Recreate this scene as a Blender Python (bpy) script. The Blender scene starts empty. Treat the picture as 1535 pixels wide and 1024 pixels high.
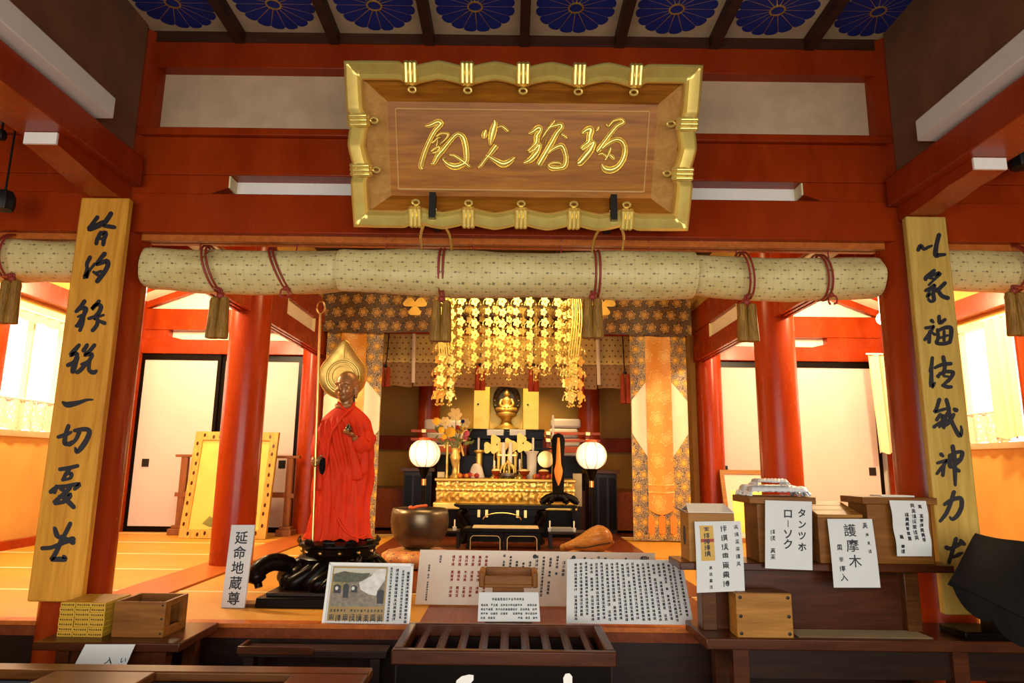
import bpy, math, random
from mathutils import Vector, Matrix, Euler, noise
random.seed(7)
S = bpy.context.scene
COL = S.collection
PI = math.pi

# ---------------------------------------------------------------- camera, world, light, exposure
F_PX, PITCH, ROLL, EYE = 1010.0, math.radians(10.4), math.radians(0.7), 0.7
cam = bpy.data.cameras.new('camera'); camo = bpy.data.objects.new('camera', cam); COL.objects.link(camo)
cam.sensor_fit = 'HORIZONTAL'; cam.sensor_width = 36.0; cam.lens = 36.0 * F_PX / 1535.0
cam.clip_start = 0.02; cam.clip_end = 60
_f = Vector((0, math.cos(PITCH), math.sin(PITCH))); _r0 = Vector((1, 0, 0)); _u0 = _r0.cross(_f)
_r = _r0 * math.cos(ROLL) + _u0 * math.sin(ROLL); _u = -_r0 * math.sin(ROLL) + _u0 * math.cos(ROLL)
camo.matrix_world = Matrix(((_r.x, _u.x, -_f.x, 0), (_r.y, _u.y, -_f.y, 0), (_r.z, _u.z, -_f.z, EYE), (0, 0, 0, 1)))
S.camera = camo
S.view_settings.view_transform = 'Standard'; S.view_settings.look = 'None'
S.view_settings.gamma = 1.0; S.view_settings.exposure = 0.0; S.view_settings.use_curve_mapping = False
S.cycles.max_bounces = 8; S.cycles.diffuse_bounces = 4; S.cycles.glossy_bounces = 3
S.cycles.transmission_bounces = 4; S.cycles.sample_clamp_indirect = 4.0
S.cycles.use_denoising = True
S.cycles.caustics_reflective = False; S.cycles.caustics_refractive = False

W = bpy.data.worlds.new('daylight'); S.world = W; W.use_nodes = True
W.node_tree.nodes['Background'].inputs[0].default_value = (1.0, 0.97, 0.92, 1)
W.node_tree.nodes['Background'].inputs[1].default_value = 0.25

def lamp(name, kind, loc, power, color, target=None, size=0.1, size_y=None, spot=None, blend=0.6):
    l = bpy.data.lights.new(name, kind); o = bpy.data.objects.new(name, l); COL.objects.link(o)
    o.location = loc; l.energy = power; l.color = color
    if kind == 'AREA':
        l.shape = 'RECTANGLE'; l.size = size; l.size_y = size_y or size
    else:
        l.shadow_soft_size = size
    if kind == 'SPOT':
        l.spot_size = spot; l.spot_blend = blend
    if target is not None:
        o.rotation_euler = (Vector(target) - Vector(loc)).to_track_quat('-Z', 'Y').to_euler()
    return o
WARM = (1.0, 0.77, 0.43)
lamp('open_front_daylight', 'AREA', (0, -1.6, 1.2), 320, (1.0, 0.95, 0.87), (0, 3.2, 1.0), 5.6, 2.6)
for sx in (-1, 1):
    lamp('side_room_lamp', 'POINT', (sx * 3.0, 4.3, 2.20), 230, WARM, size=0.10)
    lamp('side_room_back_lamp', 'POINT', (sx * 3.0, 6.1, 2.25), 100, WARM, size=0.10)
lamp('inner_hall_lamp', 'AREA', (0, 3.95, 2.55), 62, (1.0, 0.66, 0.28), (0, 6.9, 0.8), 1.6, 0.3)
lamp('shrine_fill', 'SPOT', (-0.05, 7.42, 2.25), 140, (1.0, 0.70, 0.30), (-0.05, 7.95, 1.3), 0.06, spot=1.5)  # unseen fill light, added to brighten the shrine and the Buddha
lamp('altar_lamp', 'AREA', (0, 6.9, 2.3), 9, (1.0, 0.62, 0.20), (0, 7.2, 0.4), 1.2, 0.2)

# ---------------------------------------------------------------- photo pixel -> point on a plane of the room
def ray(u, v): return _f + _r * ((u - 767.5) / F_PX) + _u * ((512 - v) / F_PX)
EYEV = Vector((0, 0, EYE))
def atY(u, v, Y): d = ray(u, v); return EYEV + d * (Y / d.y)
def atZ(u, v, Z): d = ray(u, v); return EYEV + d * ((Z - EYE) / d.z)
def atX(u, v, X): d = ray(u, v); return EYEV + d * (X / d.x)
def atP(u, v, p, n): d = ray(u, v); return EYEV + d * ((p - EYEV).dot(n) / d.dot(n))

# ---------------------------------------------------------------- mesh builder
class MB:
    def __init__(s): s.v = []; s.f = []; s.m = []; s.uv = []
    def face(s, idx, mi=0, uv=None): s.f.append(tuple(idx)); s.m.append(mi); s.uv.append(uv)
    def verts(s, pts): b = len(s.v); s.v.extend(Vector(p) for p in pts); return b
    def box(s, x0, x1, y0, y1, z0, z1, mi=0):
        b = s.verts([(x, y, z) for z in (z0, z1) for y in (y0, y1) for x in (x0, x1)])
        for q in ((0, 2, 3, 1), (4, 5, 7, 6), (0, 1, 5, 4), (2, 6, 7, 3), (1, 3, 7, 5), (0, 4, 6, 2)):
            s.face([b + i for i in q], mi)
        return s
    def obox(s, c, sx, sy, sz, R=None, mi=0):          # box centred at c, turned by R
        b = len(s.v); s.box(-sx/2, sx/2, -sy/2, sy/2, -sz/2, sz/2, mi)
        R = R or Matrix.Identity(3); c = Vector(c)
        for i in range(b, len(s.v)): s.v[i] = c + R @ s.v[i]
        return s
    def beam(s, a, b_, w, h, mi=0, up=(0, 0, 1)):      # box from a to b
        a = Vector(a); b_ = Vector(b_); d = (b_ - a); L = d.length; d.normalize()
        x = d.cross(Vector(up)); x.normalize(); z = x.cross(d)
        R = Matrix((x, d, z)).transposed()
        return s.obox((a + b_) / 2, w, L, h, R, mi)
    def rings(s, rings, mi=0, cap0=True, cap1=True, closed=True, uvf=None):
        n = len(rings[0]); bs = [s.verts(r) for r in rings]
        for i in range(len(rings) - 1):
            for j in range(n if closed else n - 1):
                k = (j + 1) % n
                uv = None
                if uvf: uv = [uvf(i, j), uvf(i, j + 1), uvf(i + 1, j + 1), uvf(i + 1, j)]
                s.face((bs[i] + j, bs[i] + k, bs[i + 1] + k, bs[i + 1] + j), mi, uv)
        if closed and cap0: s.face([bs[0] + j for j in range(n)][::-1], mi)
        if closed and cap1: s.face([bs[-1] + j for j in range(n)], mi)
        return s
    def lathe(s, prof, c=(0, 0, 0), n=20, mi=0, axis=None, sy=1.0):
        c = Vector(c)
        R = Matrix.Identity(3) if axis is None else Vector((0, 0, 1)).rotation_difference(Vector(axis)).to_matrix()
        rr = [[c + R @ Vector((r * math.cos(2*PI*j/n), sy * r * math.sin(2*PI*j/n), z)) for j in range(n)] for r, z in prof]
        return s.rings(rr, mi)
    def cyl(s, a, b_, r, n=14, mi=0, r2=None):
        a = Vector(a); b_ = Vector(b_)
        return s.tube([a, b_], [r, r if r2 is None else r2], n, mi)
    def tube(s, pts, r, n=8, mi=0, flat=1.0):
        pts = [Vector(p) for p in pts]
        if not isinstance(r, (list, tuple)): r = [r] * len(pts)
        rr = []; px = None
        for i, p in enumerate(pts):
            t = (pts[min(i + 1, len(pts) - 1)] - pts[max(i - 1, 0)])
            if t.length < 1e-9: t = Vector((0, 0, 1))
            t.normalize()
            if px is None:
                px = t.cross(Vector((0, 0, 1)) if abs(t.z) < 0.9 else Vector((0, 1, 0)))
            else:
                px = px - t * px.dot(t)
                if px.length < 1e-6: px = t.cross(Vector((0, 1, 0.1)))
            px.normalize(); py = t.cross(px)
            rr.append([p + px * (r[i] * math.cos(2*PI*j/n)) + py * (r[i] * flat * math.sin(2*PI*j/n)) for j in range(n)])
        return s.rings(rr, mi)
    def ell(s, c, rx, ry, rz, nu=16, nv=10, mi=0, R=None):
        c = Vector(c); R = R or Matrix.Identity(3); rr = []
        for i in range(nv + 1):
            a = -PI/2 + PI * (0.02 + 0.96 * i / nv)
            rr.append([c + R @ Vector((rx*math.cos(a)*math.cos(2*PI*j/nu), ry*math.cos(a)*math.sin(2*PI*j/nu), rz*math.sin(a))) for j in range(nu)])
        return s.rings(rr, mi)
    def prism(s, poly, fn, d0, d1, mi=0):              # polygon (a,b) pushed from d0 to d1 by fn(a,b,d)
        n = len(poly); b0 = s.verts([fn(a, b, d0) for a, b in poly]); b1 = s.verts([fn(a, b, d1) for a, b in poly])
        s.face([b0 + i for i in range(n)][::-1], mi); s.face([b1 + i for i in range(n)], mi)
        for i in range(n):
            k = (i + 1) % n; s.face((b0 + i, b0 + k, b1 + k, b1 + i), mi)
        return s
    def grid(s, fn, nu, nv, mi=0, uvf=None):
        b = s.verts([fn(i / nu, j / nv) for j in range(nv + 1) for i in range(nu + 1)])
        for j in range(nv):
            for i in range(nu):
                q = [(i, j), (i + 1, j), (i + 1, j + 1), (i, j + 1)]
                uv = [(uvf(a / nu, c / nv) if uvf else (a / nu, c / nv)) for a, c in q]
                s.face([b + c * (nu + 1) + a for a, c in q], mi, uv)
        return s
    def sheet(s, fn, nu, nv, th, mi=0, uvf=None):      # a grid with thickness th along its own normal
        e = 1e-3
        def nrm(a, c):
            p = Vector(fn(a, c)); q = Vector(fn(a + e if a < .5 else a - e, c)) - p; w = Vector(fn(a, c + e if c < .5 else c - e)) - p
            if a >= .5: q = -q
            if c >= .5: w = -w
            k = q.cross(w); k.normalize(); return k
        b0 = len(s.v); s.grid(fn, nu, nv, mi, uvf)
        b1 = len(s.v); s.grid(lambda a, c: Vector(fn(a, c)) - nrm(a, c) * th, nu, nv, mi, uvf)
        per = [i for i in range(nu)] + [nu + j * (nu + 1) for j in range(nv)] + [nv * (nu + 1) + i for i in range(nu, 0, -1)] + [j * (nu + 1) for j in range(nv, 0, -1)]
        for i in range(len(per)):
            k = per[(i + 1) % len(per)]; s.face((b0 + per[i], b1 + per[i], b1 + k, b0 + k), mi, [(0, 0)] * 4)
        return s
    def text2(s, fs, fn, d, mi=0):                     # list of flat faces [(pts)] laid on a surface
        for pts in fs:
            b = s.verts([fn(a, c, d) for a, c in pts]); s.face([b + i for i in range(len(pts))], mi)
        return s

def link(name, mb, mats, origin=(0, 0, 0), bevel=0, smooth=38, bseg=2):
    me = bpy.data.meshes.new(name); o0 = Vector(origin)
    me.from_pydata([tuple(p - o0) for p in mb.v], [], mb.f)
    for m in (mats if isinstance(mats, (list, tuple)) else [mats]): me.materials.append(m)
    me.polygons.foreach_set('material_index', mb.m)
    if any(u is not None for u in mb.uv):
        ul = me.uv_layers.new(name='map')
        for p, u in zip(me.polygons, mb.uv):
            for k, li in enumerate(p.loop_indices):
                ul.data[li].uv = u[k] if u else (0, 0)
    me.polygons.foreach_set('use_smooth', [True] * len(me.polygons))
    me.set_sharp_from_angle(angle=math.radians(smooth))
    me.update()
    o = bpy.data.objects.new(name, me); COL.objects.link(o)
    if bevel:
        md = o.modifiers.new('edge', 'BEVEL'); md.width = bevel; md.segments = bseg; md.limit_method = 'ANGLE'; md.angle_limit = math.radians(40)
    return o
def tag(o, label, cat=None, group=None, kind=None):
    if label: o['label'] = label
    if cat: o['category'] = cat
    if group: o['group'] = group
    if kind: o['kind'] = kind
    return o
BASE = {}
def thing(name, label, cat, loc=(0, 0, 0), group=None):
    o = bpy.data.objects.new(name, None); COL.objects.link(o); o.location = loc; o.empty_display_size = 0.1
    BASE[o.name] = Vector(loc); return tag(o, label, cat, group)
def part(name, mb, mats, parent, label=None, **k):     # world-space builder, child of a thing or of a part
    o = link(name, mb, mats, BASE[parent.name], **k); o.parent = parent; BASE[o.name] = BASE[parent.name]
    if label: o['label'] = label
    return o
def solo(name, mb, mats, label, cat, group=None, **k):
    n = len(mb.v); zs = min(p.z for p in mb.v)
    c = Vector((sum(p.x for p in mb.v) / n, sum(p.y for p in mb.v) / n, zs))
    o = link(name, mb, mats, c, **k); o.location = c; BASE[o.name] = c; return tag(o, label, cat, group)
def struct(name, mb, mats, label=None, parent=None, **k):
    if parent: return part(name, mb, mats, parent, label, **k)
    o = link(name, mb, mats, (0, 0, 0), **k); BASE[o.name] = Vector((0, 0, 0)); return tag(o, label, None, None, 'structure')
def dup(root, loc, label=None, rotz=None):
    r = root.copy(); COL.objects.link(r); r.location = loc
    if rotz is not None: r.rotation_euler = (0, 0, rotz)
    if label: r['label'] = label
    for ch in [c for c in COL.objects if c.parent == root]:
        c2 = ch.copy(); COL.objects.link(c2); c2.parent = r
        for g in [c for c in COL.objects if c.parent == ch]:
            g2 = g.copy(); COL.objects.link(g2); g2.parent = c2
    return r
def lerp(a, b, t): return a + (b - a) * t
def interp(tab, x):
    if x <= tab[0][0]: return tab[0][1]
    for (x0, y0), (x1, y1) in zip(tab, tab[1:]):
        if x <= x1: return lerp(y0, y1, (x - x0) / (x1 - x0))
    return tab[-1][1]
def spline(pts, k=5):
    P = [Vector(p) for p in pts]
    if len(P) < 3: return P
    out = []
    for i in range(len(P) - 1):
        p0 = P[max(i - 1, 0)]; p1 = P[i]; p2 = P[i + 1]; p3 = P[min(i + 2, len(P) - 1)]
        for j in range(k):
            t = j / k
            out.append(0.5 * ((2*p1) + (p2 - p0)*t + (2*p0 - 5*p1 + 4*p2 - p3)*t*t + (3*p1 - p0 - 3*p2 + p3)*t*t*t))
    out.append(P[-1]); return out

# ---------------------------------------------------------------- materials
class N:
    def __init__(s, name):
        s.mat = bpy.data.materials.new(name); s.mat.use_nodes = True; s.t = s.mat.node_tree
        s.b = s.t.nodes['Principled BSDF']; s._tc = None
    def new(s, ty, **k):
        n = s.t.nodes.new(ty)
        for a, v in k.items(): setattr(n, a, v)
        return n
    def put(s, sock, v):
        if isinstance(v, bpy.types.NodeSocket): s.t.links.new(v, sock)
        elif isinstance(v, (tuple, list)) and len(v) == 3 and sock.type == 'RGBA': sock.default_value = (*v, 1)
        else: sock.default_value = v
    def tc(s, which='Object'):
        if s._tc is None: s._tc = s.new('ShaderNodeTexCoord')
        return s._tc.outputs[which]
    def m(s, op, a, b=None, c=None):
        n = s.new('ShaderNodeMath', operation=op)
        for i, x in enumerate((a, b, c)):
            if x is not None: s.put(n.inputs[i], x)
        return n.outputs[0]
    def mapping(s, vec, scale=(1, 1, 1), rot=(0, 0, 0), loc=(0, 0, 0)):
        n = s.new('ShaderNodeMapping'); s.put(n.inputs[0], vec)
        n.inputs['Scale'].default_value = scale; n.inputs['Rotation'].default_value = rot; n.inputs['Location'].default_value = loc
        return n.outputs[0]
    def noise(s, vec, scale=5, detail=3, rough=0.5, dist=0):
        n = s.new('ShaderNodeTexNoise'); s.put(n.inputs['Vector'], vec); n.inputs['Scale'].default_value = scale
        n.inputs['Detail'].default_value = detail; n.inputs['Roughness'].default_value = rough; n.inputs['Distortion'].default_value = dist
        return n.outputs[0]
    def ramp(s, fac, stops):
        n = s.new('ShaderNodeValToRGB'); s.put(n.inputs[0], fac); e = n.color_ramp.elements
        while len(e) < len(stops): e.new(0.5)
        for i, (p, c) in enumerate(stops): e[i].position = p; e[i].color = (*c, 1)
        return n.outputs[0]
    def mix(s, fac, a, b):
        n = s.new('ShaderNodeMix', data_type='RGBA'); s.put(n.inputs[0], fac); s.put(n.inputs[6], a); s.put(n.inputs[7], b)
        return n.outputs[2]
    def xyz(s, vec):
        n = s.new('ShaderNodeSeparateXYZ'); s.put(n.inputs[0], vec); return n.outputs
    def bump(s, h, strength=0.2, dist=0.01):
        n = s.new('ShaderNodeBump'); s.put(n.inputs['Height'], h); n.inputs['Strength'].default_value = strength; n.inputs['Distance'].default_value = dist
        s.t.links.new(n.outputs[0], s.b.inputs['Normal'])
    def out(s, color=None, rough=0.5, metal=0.0, **k):
        if color is not None: s.put(s.b.inputs['Base Color'], color)
        s.put(s.b.inputs['Roughness'], rough); s.put(s.b.inputs['Metallic'], metal)
        for a, v in k.items(): s.put(s.b.inputs[a.replace('_', ' ')], v)
        return s.mat
def sc(c, k): return tuple(min(1, x * k) for x in c)
def plain(name, c, rough=0.5, metal=0.0, var=0.12, scale=6, bump=0, **k):
    n = N(name); f = n.noise(n.tc(), scale, 4)
    col = n.ramp(f, [(0.3, sc(c, 1 - var)), (0.7, sc(c, 1 + var))])
    if bump: n.bump(n.noise(n.tc(), scale * 8, 2), bump, 0.004)
    return n.out(col, rough, metal, **k)
def wood(name, c1, c2, axis='X', scale=1.0, rough=0.45, fine=1.0, **k):
    n = N(name); long, wide = 1.2 * scale, 14 * scale
    s_ = {'X': (long, wide, wide), 'Y': (wide, long, wide), 'Z': (wide, wide, long)}[axis]
    v = n.mapping(n.tc(), s_)
    f = n.noise(v, 1.6, 5, 0.6, 0.8); g = n.noise(v, 7 * fine, 3, 0.6)
    h = n.m('ADD', n.m('MULTIPLY', f, 0.75), n.m('MULTIPLY', g, 0.25))
    col = n.ramp(h, [(0.32, c1), (0.5, tuple((a + b) / 2 for a, b in zip(c1, c2))), (0.66, c2)])
    n.bump(h, 0.08, 0.002); k.setdefault('Specular_IOR_Level', 0.2)
    return n.out(col, rough, 0, **k)
M = {}
def lacquer():
    n = N('red_lacquer'); f = n.noise(n.mapping(n.tc(), (1, 1, 0.35)), 5, 5, 0.6); g = n.noise(n.tc(), 40, 2)
    col = n.ramp(f, [(0.3, (0.23, 0.020, 0.002)), (0.7, (0.33, 0.035, 0.003))])
    n.bump(g, 0.04, 0.002)
    return n.out(col, n.ramp(f, [(0.3, (0.20,) * 3), (0.7, (0.32,) * 3)]), 0, Specular_IOR_Level=0.25)
M['red'] = lacquer()
M['plaster'] = plain('plaster', (0.56, 0.38, 0.23), 0.9, var=0.10, scale=9, bump=0.15)
M['plaster_brown'] = plain('brown_plaster', (0.19, 0.075, 0.028), 0.9, var=0.2, scale=5, bump=0.15)
M['cream'] = plain('cream_plaster', (0.80, 0.70, 0.54), 0.9, var=0.04, scale=4)
M['ochre'] = plain('ochre_plaster', (0.56, 0.30, 0.06), 0.9, var=0.10, scale=3, bump=0.2)
M['white'] = plain('white_paint', (0.78, 0.75, 0.68), 0.55, var=0.03, scale=8)
M['white_warm'] = plain('ivory_paint', (0.76, 0.62, 0.34), 0.55, var=0.05, scale=8)
M['gold'] = plain('gold', (1.0, 0.70, 0.18), 0.30, 0.62, var=0.12, scale=14)
M['gold_dull'] = plain('dull_gold', (0.74, 0.47, 0.11), 0.42, 0.8, var=0.2, scale=20, bump=0.3)
M['gold_paint'] = plain('gold_leaf', (0.80, 0.50, 0.10), 0.40, 0.55, var=0.1, scale=12)
M['brass'] = plain('brass', (0.80, 0.52, 0.18), 0.3, 1.0, var=0.1)
M['black'] = plain('black_lacquer', (0.004, 0.002, 0.001), 0.3, var=0.2, Specular_IOR_Level=0.10)
M['black_matte'] = plain('black_cloth', (0.006, 0.005, 0.005), 0.9, Specular_IOR_Level=0.1, var=0.2, scale=30)
M['iron'] = plain('dark_iron', (0.02, 0.017, 0.015), 0.5, 0.6)
M['ink'] = plain('ink', (0.008, 0.007, 0.012), 0.55, var=0.1)
M['ink_red'] = plain('red_ink', (0.30, 0.02, 0.01), 0.6)
M['paper'] = plain('paper', (0.58, 0.585, 0.565), 0.8, var=0.03, scale=10)
M['paper_cream'] = plain('cream_paper', (0.68, 0.60, 0.50), 0.8, var=0.03, scale=10)
M['paper_fusuma'] = plain('door_paper', (0.60, 0.50, 0.46), 0.85, var=0.03, scale=3)
M['hinoki'] = wood('pale_plank', (0.44, 0.17, 0.014), (0.70, 0.33, 0.040), 'Z', 0.9, 0.5)
M['hinoki_olive'] = wood('weathered_plank', (0.38, 0.23, 0.04), (0.58, 0.38, 0.085), 'Z', 0.9, 0.5)
M['walnut'] = wood('walnut', (0.22, 0.062, 0.006), (0.52, 0.20, 0.020), 'X', 0.8, 0.38, Specular_IOR_Level=0.2)
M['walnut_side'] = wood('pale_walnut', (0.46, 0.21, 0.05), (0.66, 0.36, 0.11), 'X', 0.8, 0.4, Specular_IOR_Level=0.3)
M['box'] = wood('box_wood', (0.12, 0.040, 0.006), (0.23, 0.085, 0.014), 'X', 1.6, 0.45)
M['box_light'] = wood('box_wood_pale', (0.23, 0.09, 0.014), (0.37, 0.165, 0.03), 'X', 1.8, 0.45)
M['table'] = wood('table_wood', (0.032, 0.007, 0.002), (0.080, 0.020, 0.005), 'X', 1.2, 0.28, Specular_IOR_Level=0.3)
M['darkwood'] = wood('dark_wood', (0.008, 0.0025, 0.0015), (0.022, 0.007, 0.003), 'X', 1.2, 0.35, Specular_IOR_Level=0.25)
M['counter'] = wood('counter_wood', (0.045, 0.013, 0.0025), (0.11, 0.036, 0.007), 'X', 1.2, 0.3)
M['floorwood'] = wood('floor_wood', (0.11, 0.020, 0.006), (0.20, 0.045, 0.012), 'Y', 1.0, 0.3)
M['sill'] = wood('sill_wood', (0.34, 0.075, 0.012), (0.50, 0.14, 0.025), 'Y', 1.2, 0.35)
M['skirt'] = wood('rack_wood', (0.16, 0.055, 0.018), (0.28, 0.10, 0.035), 'Z', 1.5, 0.5)
M['ceilbar'] = wood('ceiling_bar', (0.030, 0.010, 0.006), (0.065, 0.02, 0.01), 'X', 1.0, 0.5)
M['bronze'] = plain('dark_bronze', (0.12, 0.092, 0.055), 0.33, 0.8, var=0.3, scale=7)
M['bronze_skin'] = plain('bronze_skin', (0.32, 0.14, 0.045), 0.38, 0.35, var=0.2, scale=14)
M['robe'] = plain('red_robe', (0.64, 0.032, 0.006), 0.65, Specular_IOR_Level=0.15, var=0.1, scale=12, bump=0.1)
M['orange_red'] = plain('vermilion', (0.60, 0.09, 0.012), 0.45)
M['orange_cloth'] = plain('orange_cloth', (0.75, 0.22, 0.02), 0.7)
M['blue'] = plain('cobalt', (0.004, 0.018, 0.17), 0.6, var=0.1)
M['panel_cream'] = plain('ceiling_panel', (0.52, 0.36, 0.20), 0.8, var=0.12, scale=8)
M['cord'] = plain('red_cord', (0.26, 0.025, 0.012), 0.6)
M['tassel'] = wood('tassel_thread', (0.12, 0.052, 0.008), (0.40, 0.205, 0.035), 'Z', 6, 0.6)
M['tassel_red'] = wood('red_tassel_thread', (0.22, 0.015, 0.006), (0.40, 0.05, 0.014), 'Z', 6, 0.6)
M['yellow_card'] = plain('yellow_card', (0.50, 0.28, 0.02), 0.5, var=0.06, scale=20)
M['curtain'] = plain('curtain_cloth', (0.78, 0.64, 0.38), 0.9, var=0.05)
M['kiri'] = wood('kiri_frame', (0.42, 0.22, 0.04), (0.68, 0.40, 0.09), 'Z', 1.6, 0.5)
M['leaf'] = plain('leaf', (0.16, 0.17, 0.03), 0.5, var=0.3)
M['petal_cream'] = plain('cream_petal', (0.85, 0.66, 0.28), 0.6)
M['petal_yellow'] = plain('yellow_petal', (0.85, 0.50, 0.04), 0.6)
M['petal_pink'] = plain('pink_petal', (0.55, 0.10, 0.14), 0.6)
M['petal_red'] = plain('red_petal', (0.34, 0.02, 0.02), 0.6)
M['wax'] = plain('wax', (0.86, 0.80, 0.66), 0.4, var=0.02)
M['ground'] = plain('stone_floor', (0.02, 0.015, 0.012), 0.8, var=0.2)
M['plastic'] = plain('plastic_wrap', (0.74, 0.76, 0.76), 0.25, var=0.08, scale=25, bump=0.5)
def emit(name, c, k, base=(0.9, 0.85, 0.75)):
    n = N(name); return n.out(base, 0.6, 0, Emission_Color=(*c, 1), Emission_Strength=k)
M['lantern'] = emit('lantern_paper', (1.0, 0.78, 0.46), 0.95)
M['bulb'] = emit('bulb', (1.0, 0.85, 0.55), 9.0)
def tatami():
    n = N('tatami'); p = n.tc(); f = n.noise(n.mapping(p, (6, 180, 6)), 3, 2); g = n.noise(p, 3, 3)
    h = n.m('ADD', n.m('MULTIPLY', f, 0.5), n.m('MULTIPLY', g, 0.5))
    col = n.ramp(h, [(0.3, (0.46, 0.20, 0.015)), (0.7, (0.60, 0.29, 0.028))])
    n.bump(f, 0.15, 0.002); return n.out(col, 0.55)
M['tatami'] = tatami()
M['heri'] = plain('mat_edge', (0.80, 0.66, 0.40), 0.7, var=0.05)
def window_mat():
    n = N('window_light'); _, y, z = n.xyz(n.tc())
    s_ = n.m('FRACT', n.m('MULTIPLY', z, 9.0)); k = n.m('LESS_THAN', s_, 0.08)
    st = n.m('SUBTRACT', 2.6, n.m('MULTIPLY', k, 1.5))
    return n.out((0.9, 0.9, 0.88), 0.6, 0, Emission_Color=(1.0, 0.97, 0.92, 1), Emission_Strength=st)
M['window'] = window_mat()
def cells(n, vec, su, sv):                              # brick-staggered cells: centred coordinates and radius/angle
    x, y, _ = n.xyz(vec)
    yy = n.m('MULTIPLY', y, sv); row = n.m('FLOOR', yy)
    xx = n.m('ADD', n.m('MULTIPLY', x, su), n.m('MULTIPLY', n.m('MODULO', row, 2.0), 0.5))
    a = n.m('SUBTRACT', n.m('FRACT', xx), 0.5); b = n.m('SUBTRACT', n.m('FRACT', yy), 0.5)
    r = n.m('SQRT', n.m('ADD', n.m('MULTIPLY', a, a), n.m('MULTIPLY', b, b)))
    return a, b, r, n.m('ARCTAN2', b, a)
def roll_cloth():
    n = N('roll_cloth'); uv = n.tc('UV')
    a, b, r, t = cells(n, uv, 14.0, 22.0)
    fl = n.m('LESS_THAN', r, n.m('ADD', 0.10, n.m('MULTIPLY', n.m('SINE', n.m('MULTIPLY', t, 4.0)), 0.03)))
    a2, b2, r2, t2 = cells(n, n.mapping(uv, loc=(0.018, 0.012, 0)), 14.0, 44.0)
    dot = n.m('LESS_THAN', r2, 0.10)
    st = n.m('LESS_THAN', n.m('ABSOLUTE', n.m('SUBTRACT', n.m('FRACT', n.m('MULTIPLY', n.xyz(uv)[0], 28.0)), 0.5)), 0.06)
    base = n.ramp(n.noise(n.tc(), 6, 3), [(0.3, (0.56, 0.45, 0.17)), (0.7, (0.68, 0.56, 0.25))])
    c = n.mix(n.m('MULTIPLY', st, 0.22), base, (0.36, 0.26, 0.09))
    c = n.mix(n.m('MULTIPLY', dot, 0.6), c, (0.12, 0.07, 0.025)); c = n.mix(n.m('MULTIPLY', fl, 0.8), c, (0.10, 0.06, 0.025))
    return n.out(c, 0.55)
M['roll'] = roll_cloth()
def brocade(name, ground, gold, scale=5.2, fine=(0.30, 0.17, 0.045), bl=0.75):
    n = N(name); uv = n.tc('UV'); a, b, r, t = cells(n, uv, scale, scale)
    pet = n.m('ADD', 0.33, n.m('MULTIPLY', n.m('SINE', n.m('MULTIPLY', t, 6.0)), 0.05))
    f1 = n.m('LESS_THAN', r, pet); f2 = n.m('LESS_THAN', n.m('ABSOLUTE', n.m('SUBTRACT', r, n.m('MULTIPLY', pet, 0.72))), 0.028)
    f3 = n.m('LESS_THAN', n.m('ABSOLUTE', n.m('SINE', n.m('MULTIPLY', t, 6.0))), 0.25); f4 = n.m('LESS_THAN', r, 0.07)
    w = n.new('ShaderNodeTexVoronoi', feature='DISTANCE_TO_EDGE'); n.put(w.inputs['Vector'], n.mapping(uv, (1, 1, 0))); w.inputs['Scale'].default_value = scale * 7.5
    sc_ = n.m('LESS_THAN', n.m('ABSOLUTE', n.m('SUBTRACT', w.outputs[0], 0.16)), 0.085)
    vc = n.new('ShaderNodeTexVoronoi'); n.put(vc.inputs['Vector'], uv); vc.inputs['Scale'].default_value = scale * 4
    blue = n.m('LESS_THAN', vc.outputs['Distance'], 0.24)
    c = n.mix(n.m('MULTIPLY', sc_, 0.9), ground, fine); c = n.mix(n.m('MULTIPLY', blue, bl), c, (0.02, 0.035, 0.12))
    c = n.mix(f1, c, gold); c = n.mix(n.m('MULTIPLY', n.m('MULTIPLY', f3, f1), 0.75), c, ground)
    c = n.mix(n.m('MULTIPLY', f2, 0.85), c, ground); c = n.mix(f4, c, gold)
    return n.out(c, 0.55, 0.0)
M['brocade'] = brocade('dark_brocade', (0.012, 0.007, 0.006), (0.50, 0.26, 0.05), 7.5, (0.20, 0.10, 0.02))
M['brocade_light'] = brocade('banner_brocade', (0.022, 0.018, 0.030), (0.74, 0.42, 0.05), 9.0, (0.55, 0.38, 0.17), 0.6)
M['brocade_orange'] = brocade('orange_brocade', (0.62, 0.24, 0.025), (0.72, 0.40, 0.09), 5.0, (0.68, 0.31, 0.045), 0.0)
M['brocade_white'] = plain('ivory_silk', (0.78, 0.60, 0.42), 0.5, var=0.06, scale=8)
M['cushion'] = brocade('cushion_brocade', (0.52, 0.10, 0.02), (0.60, 0.40, 0.10), 7.0, (0.45, 0.30, 0.09))
def noren_mat(name, base, dot):
    n = N(name); a, b, r, t = cells(n, n.tc('UV'), 16.0, 16.0)
    k = n.m('LESS_THAN', r, 0.17); return n.out(n.mix(k, base, dot), 0.7)
M['noren'] = noren_mat('dotted_silk', (0.52, 0.34, 0.10), (0.16, 0.08, 0.02))
M['noren_low'] = noren_mat('brown_silk', (0.30, 0.15, 0.045), (0.14, 0.055, 0.018))
# ================================================================ the setting
FL = 3.14                                               # front edge of the raised floor
def bx(x0, x1, y0, y1, z0, z1): return MB().box(x0, x1, y0, y1, z0, z1)
struct('ground', bx(-4.6, 4.6, -3.0, 3.4, -1.0, -0.85), M['ground'], 'dark stone ground in front of the raised floor')
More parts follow.
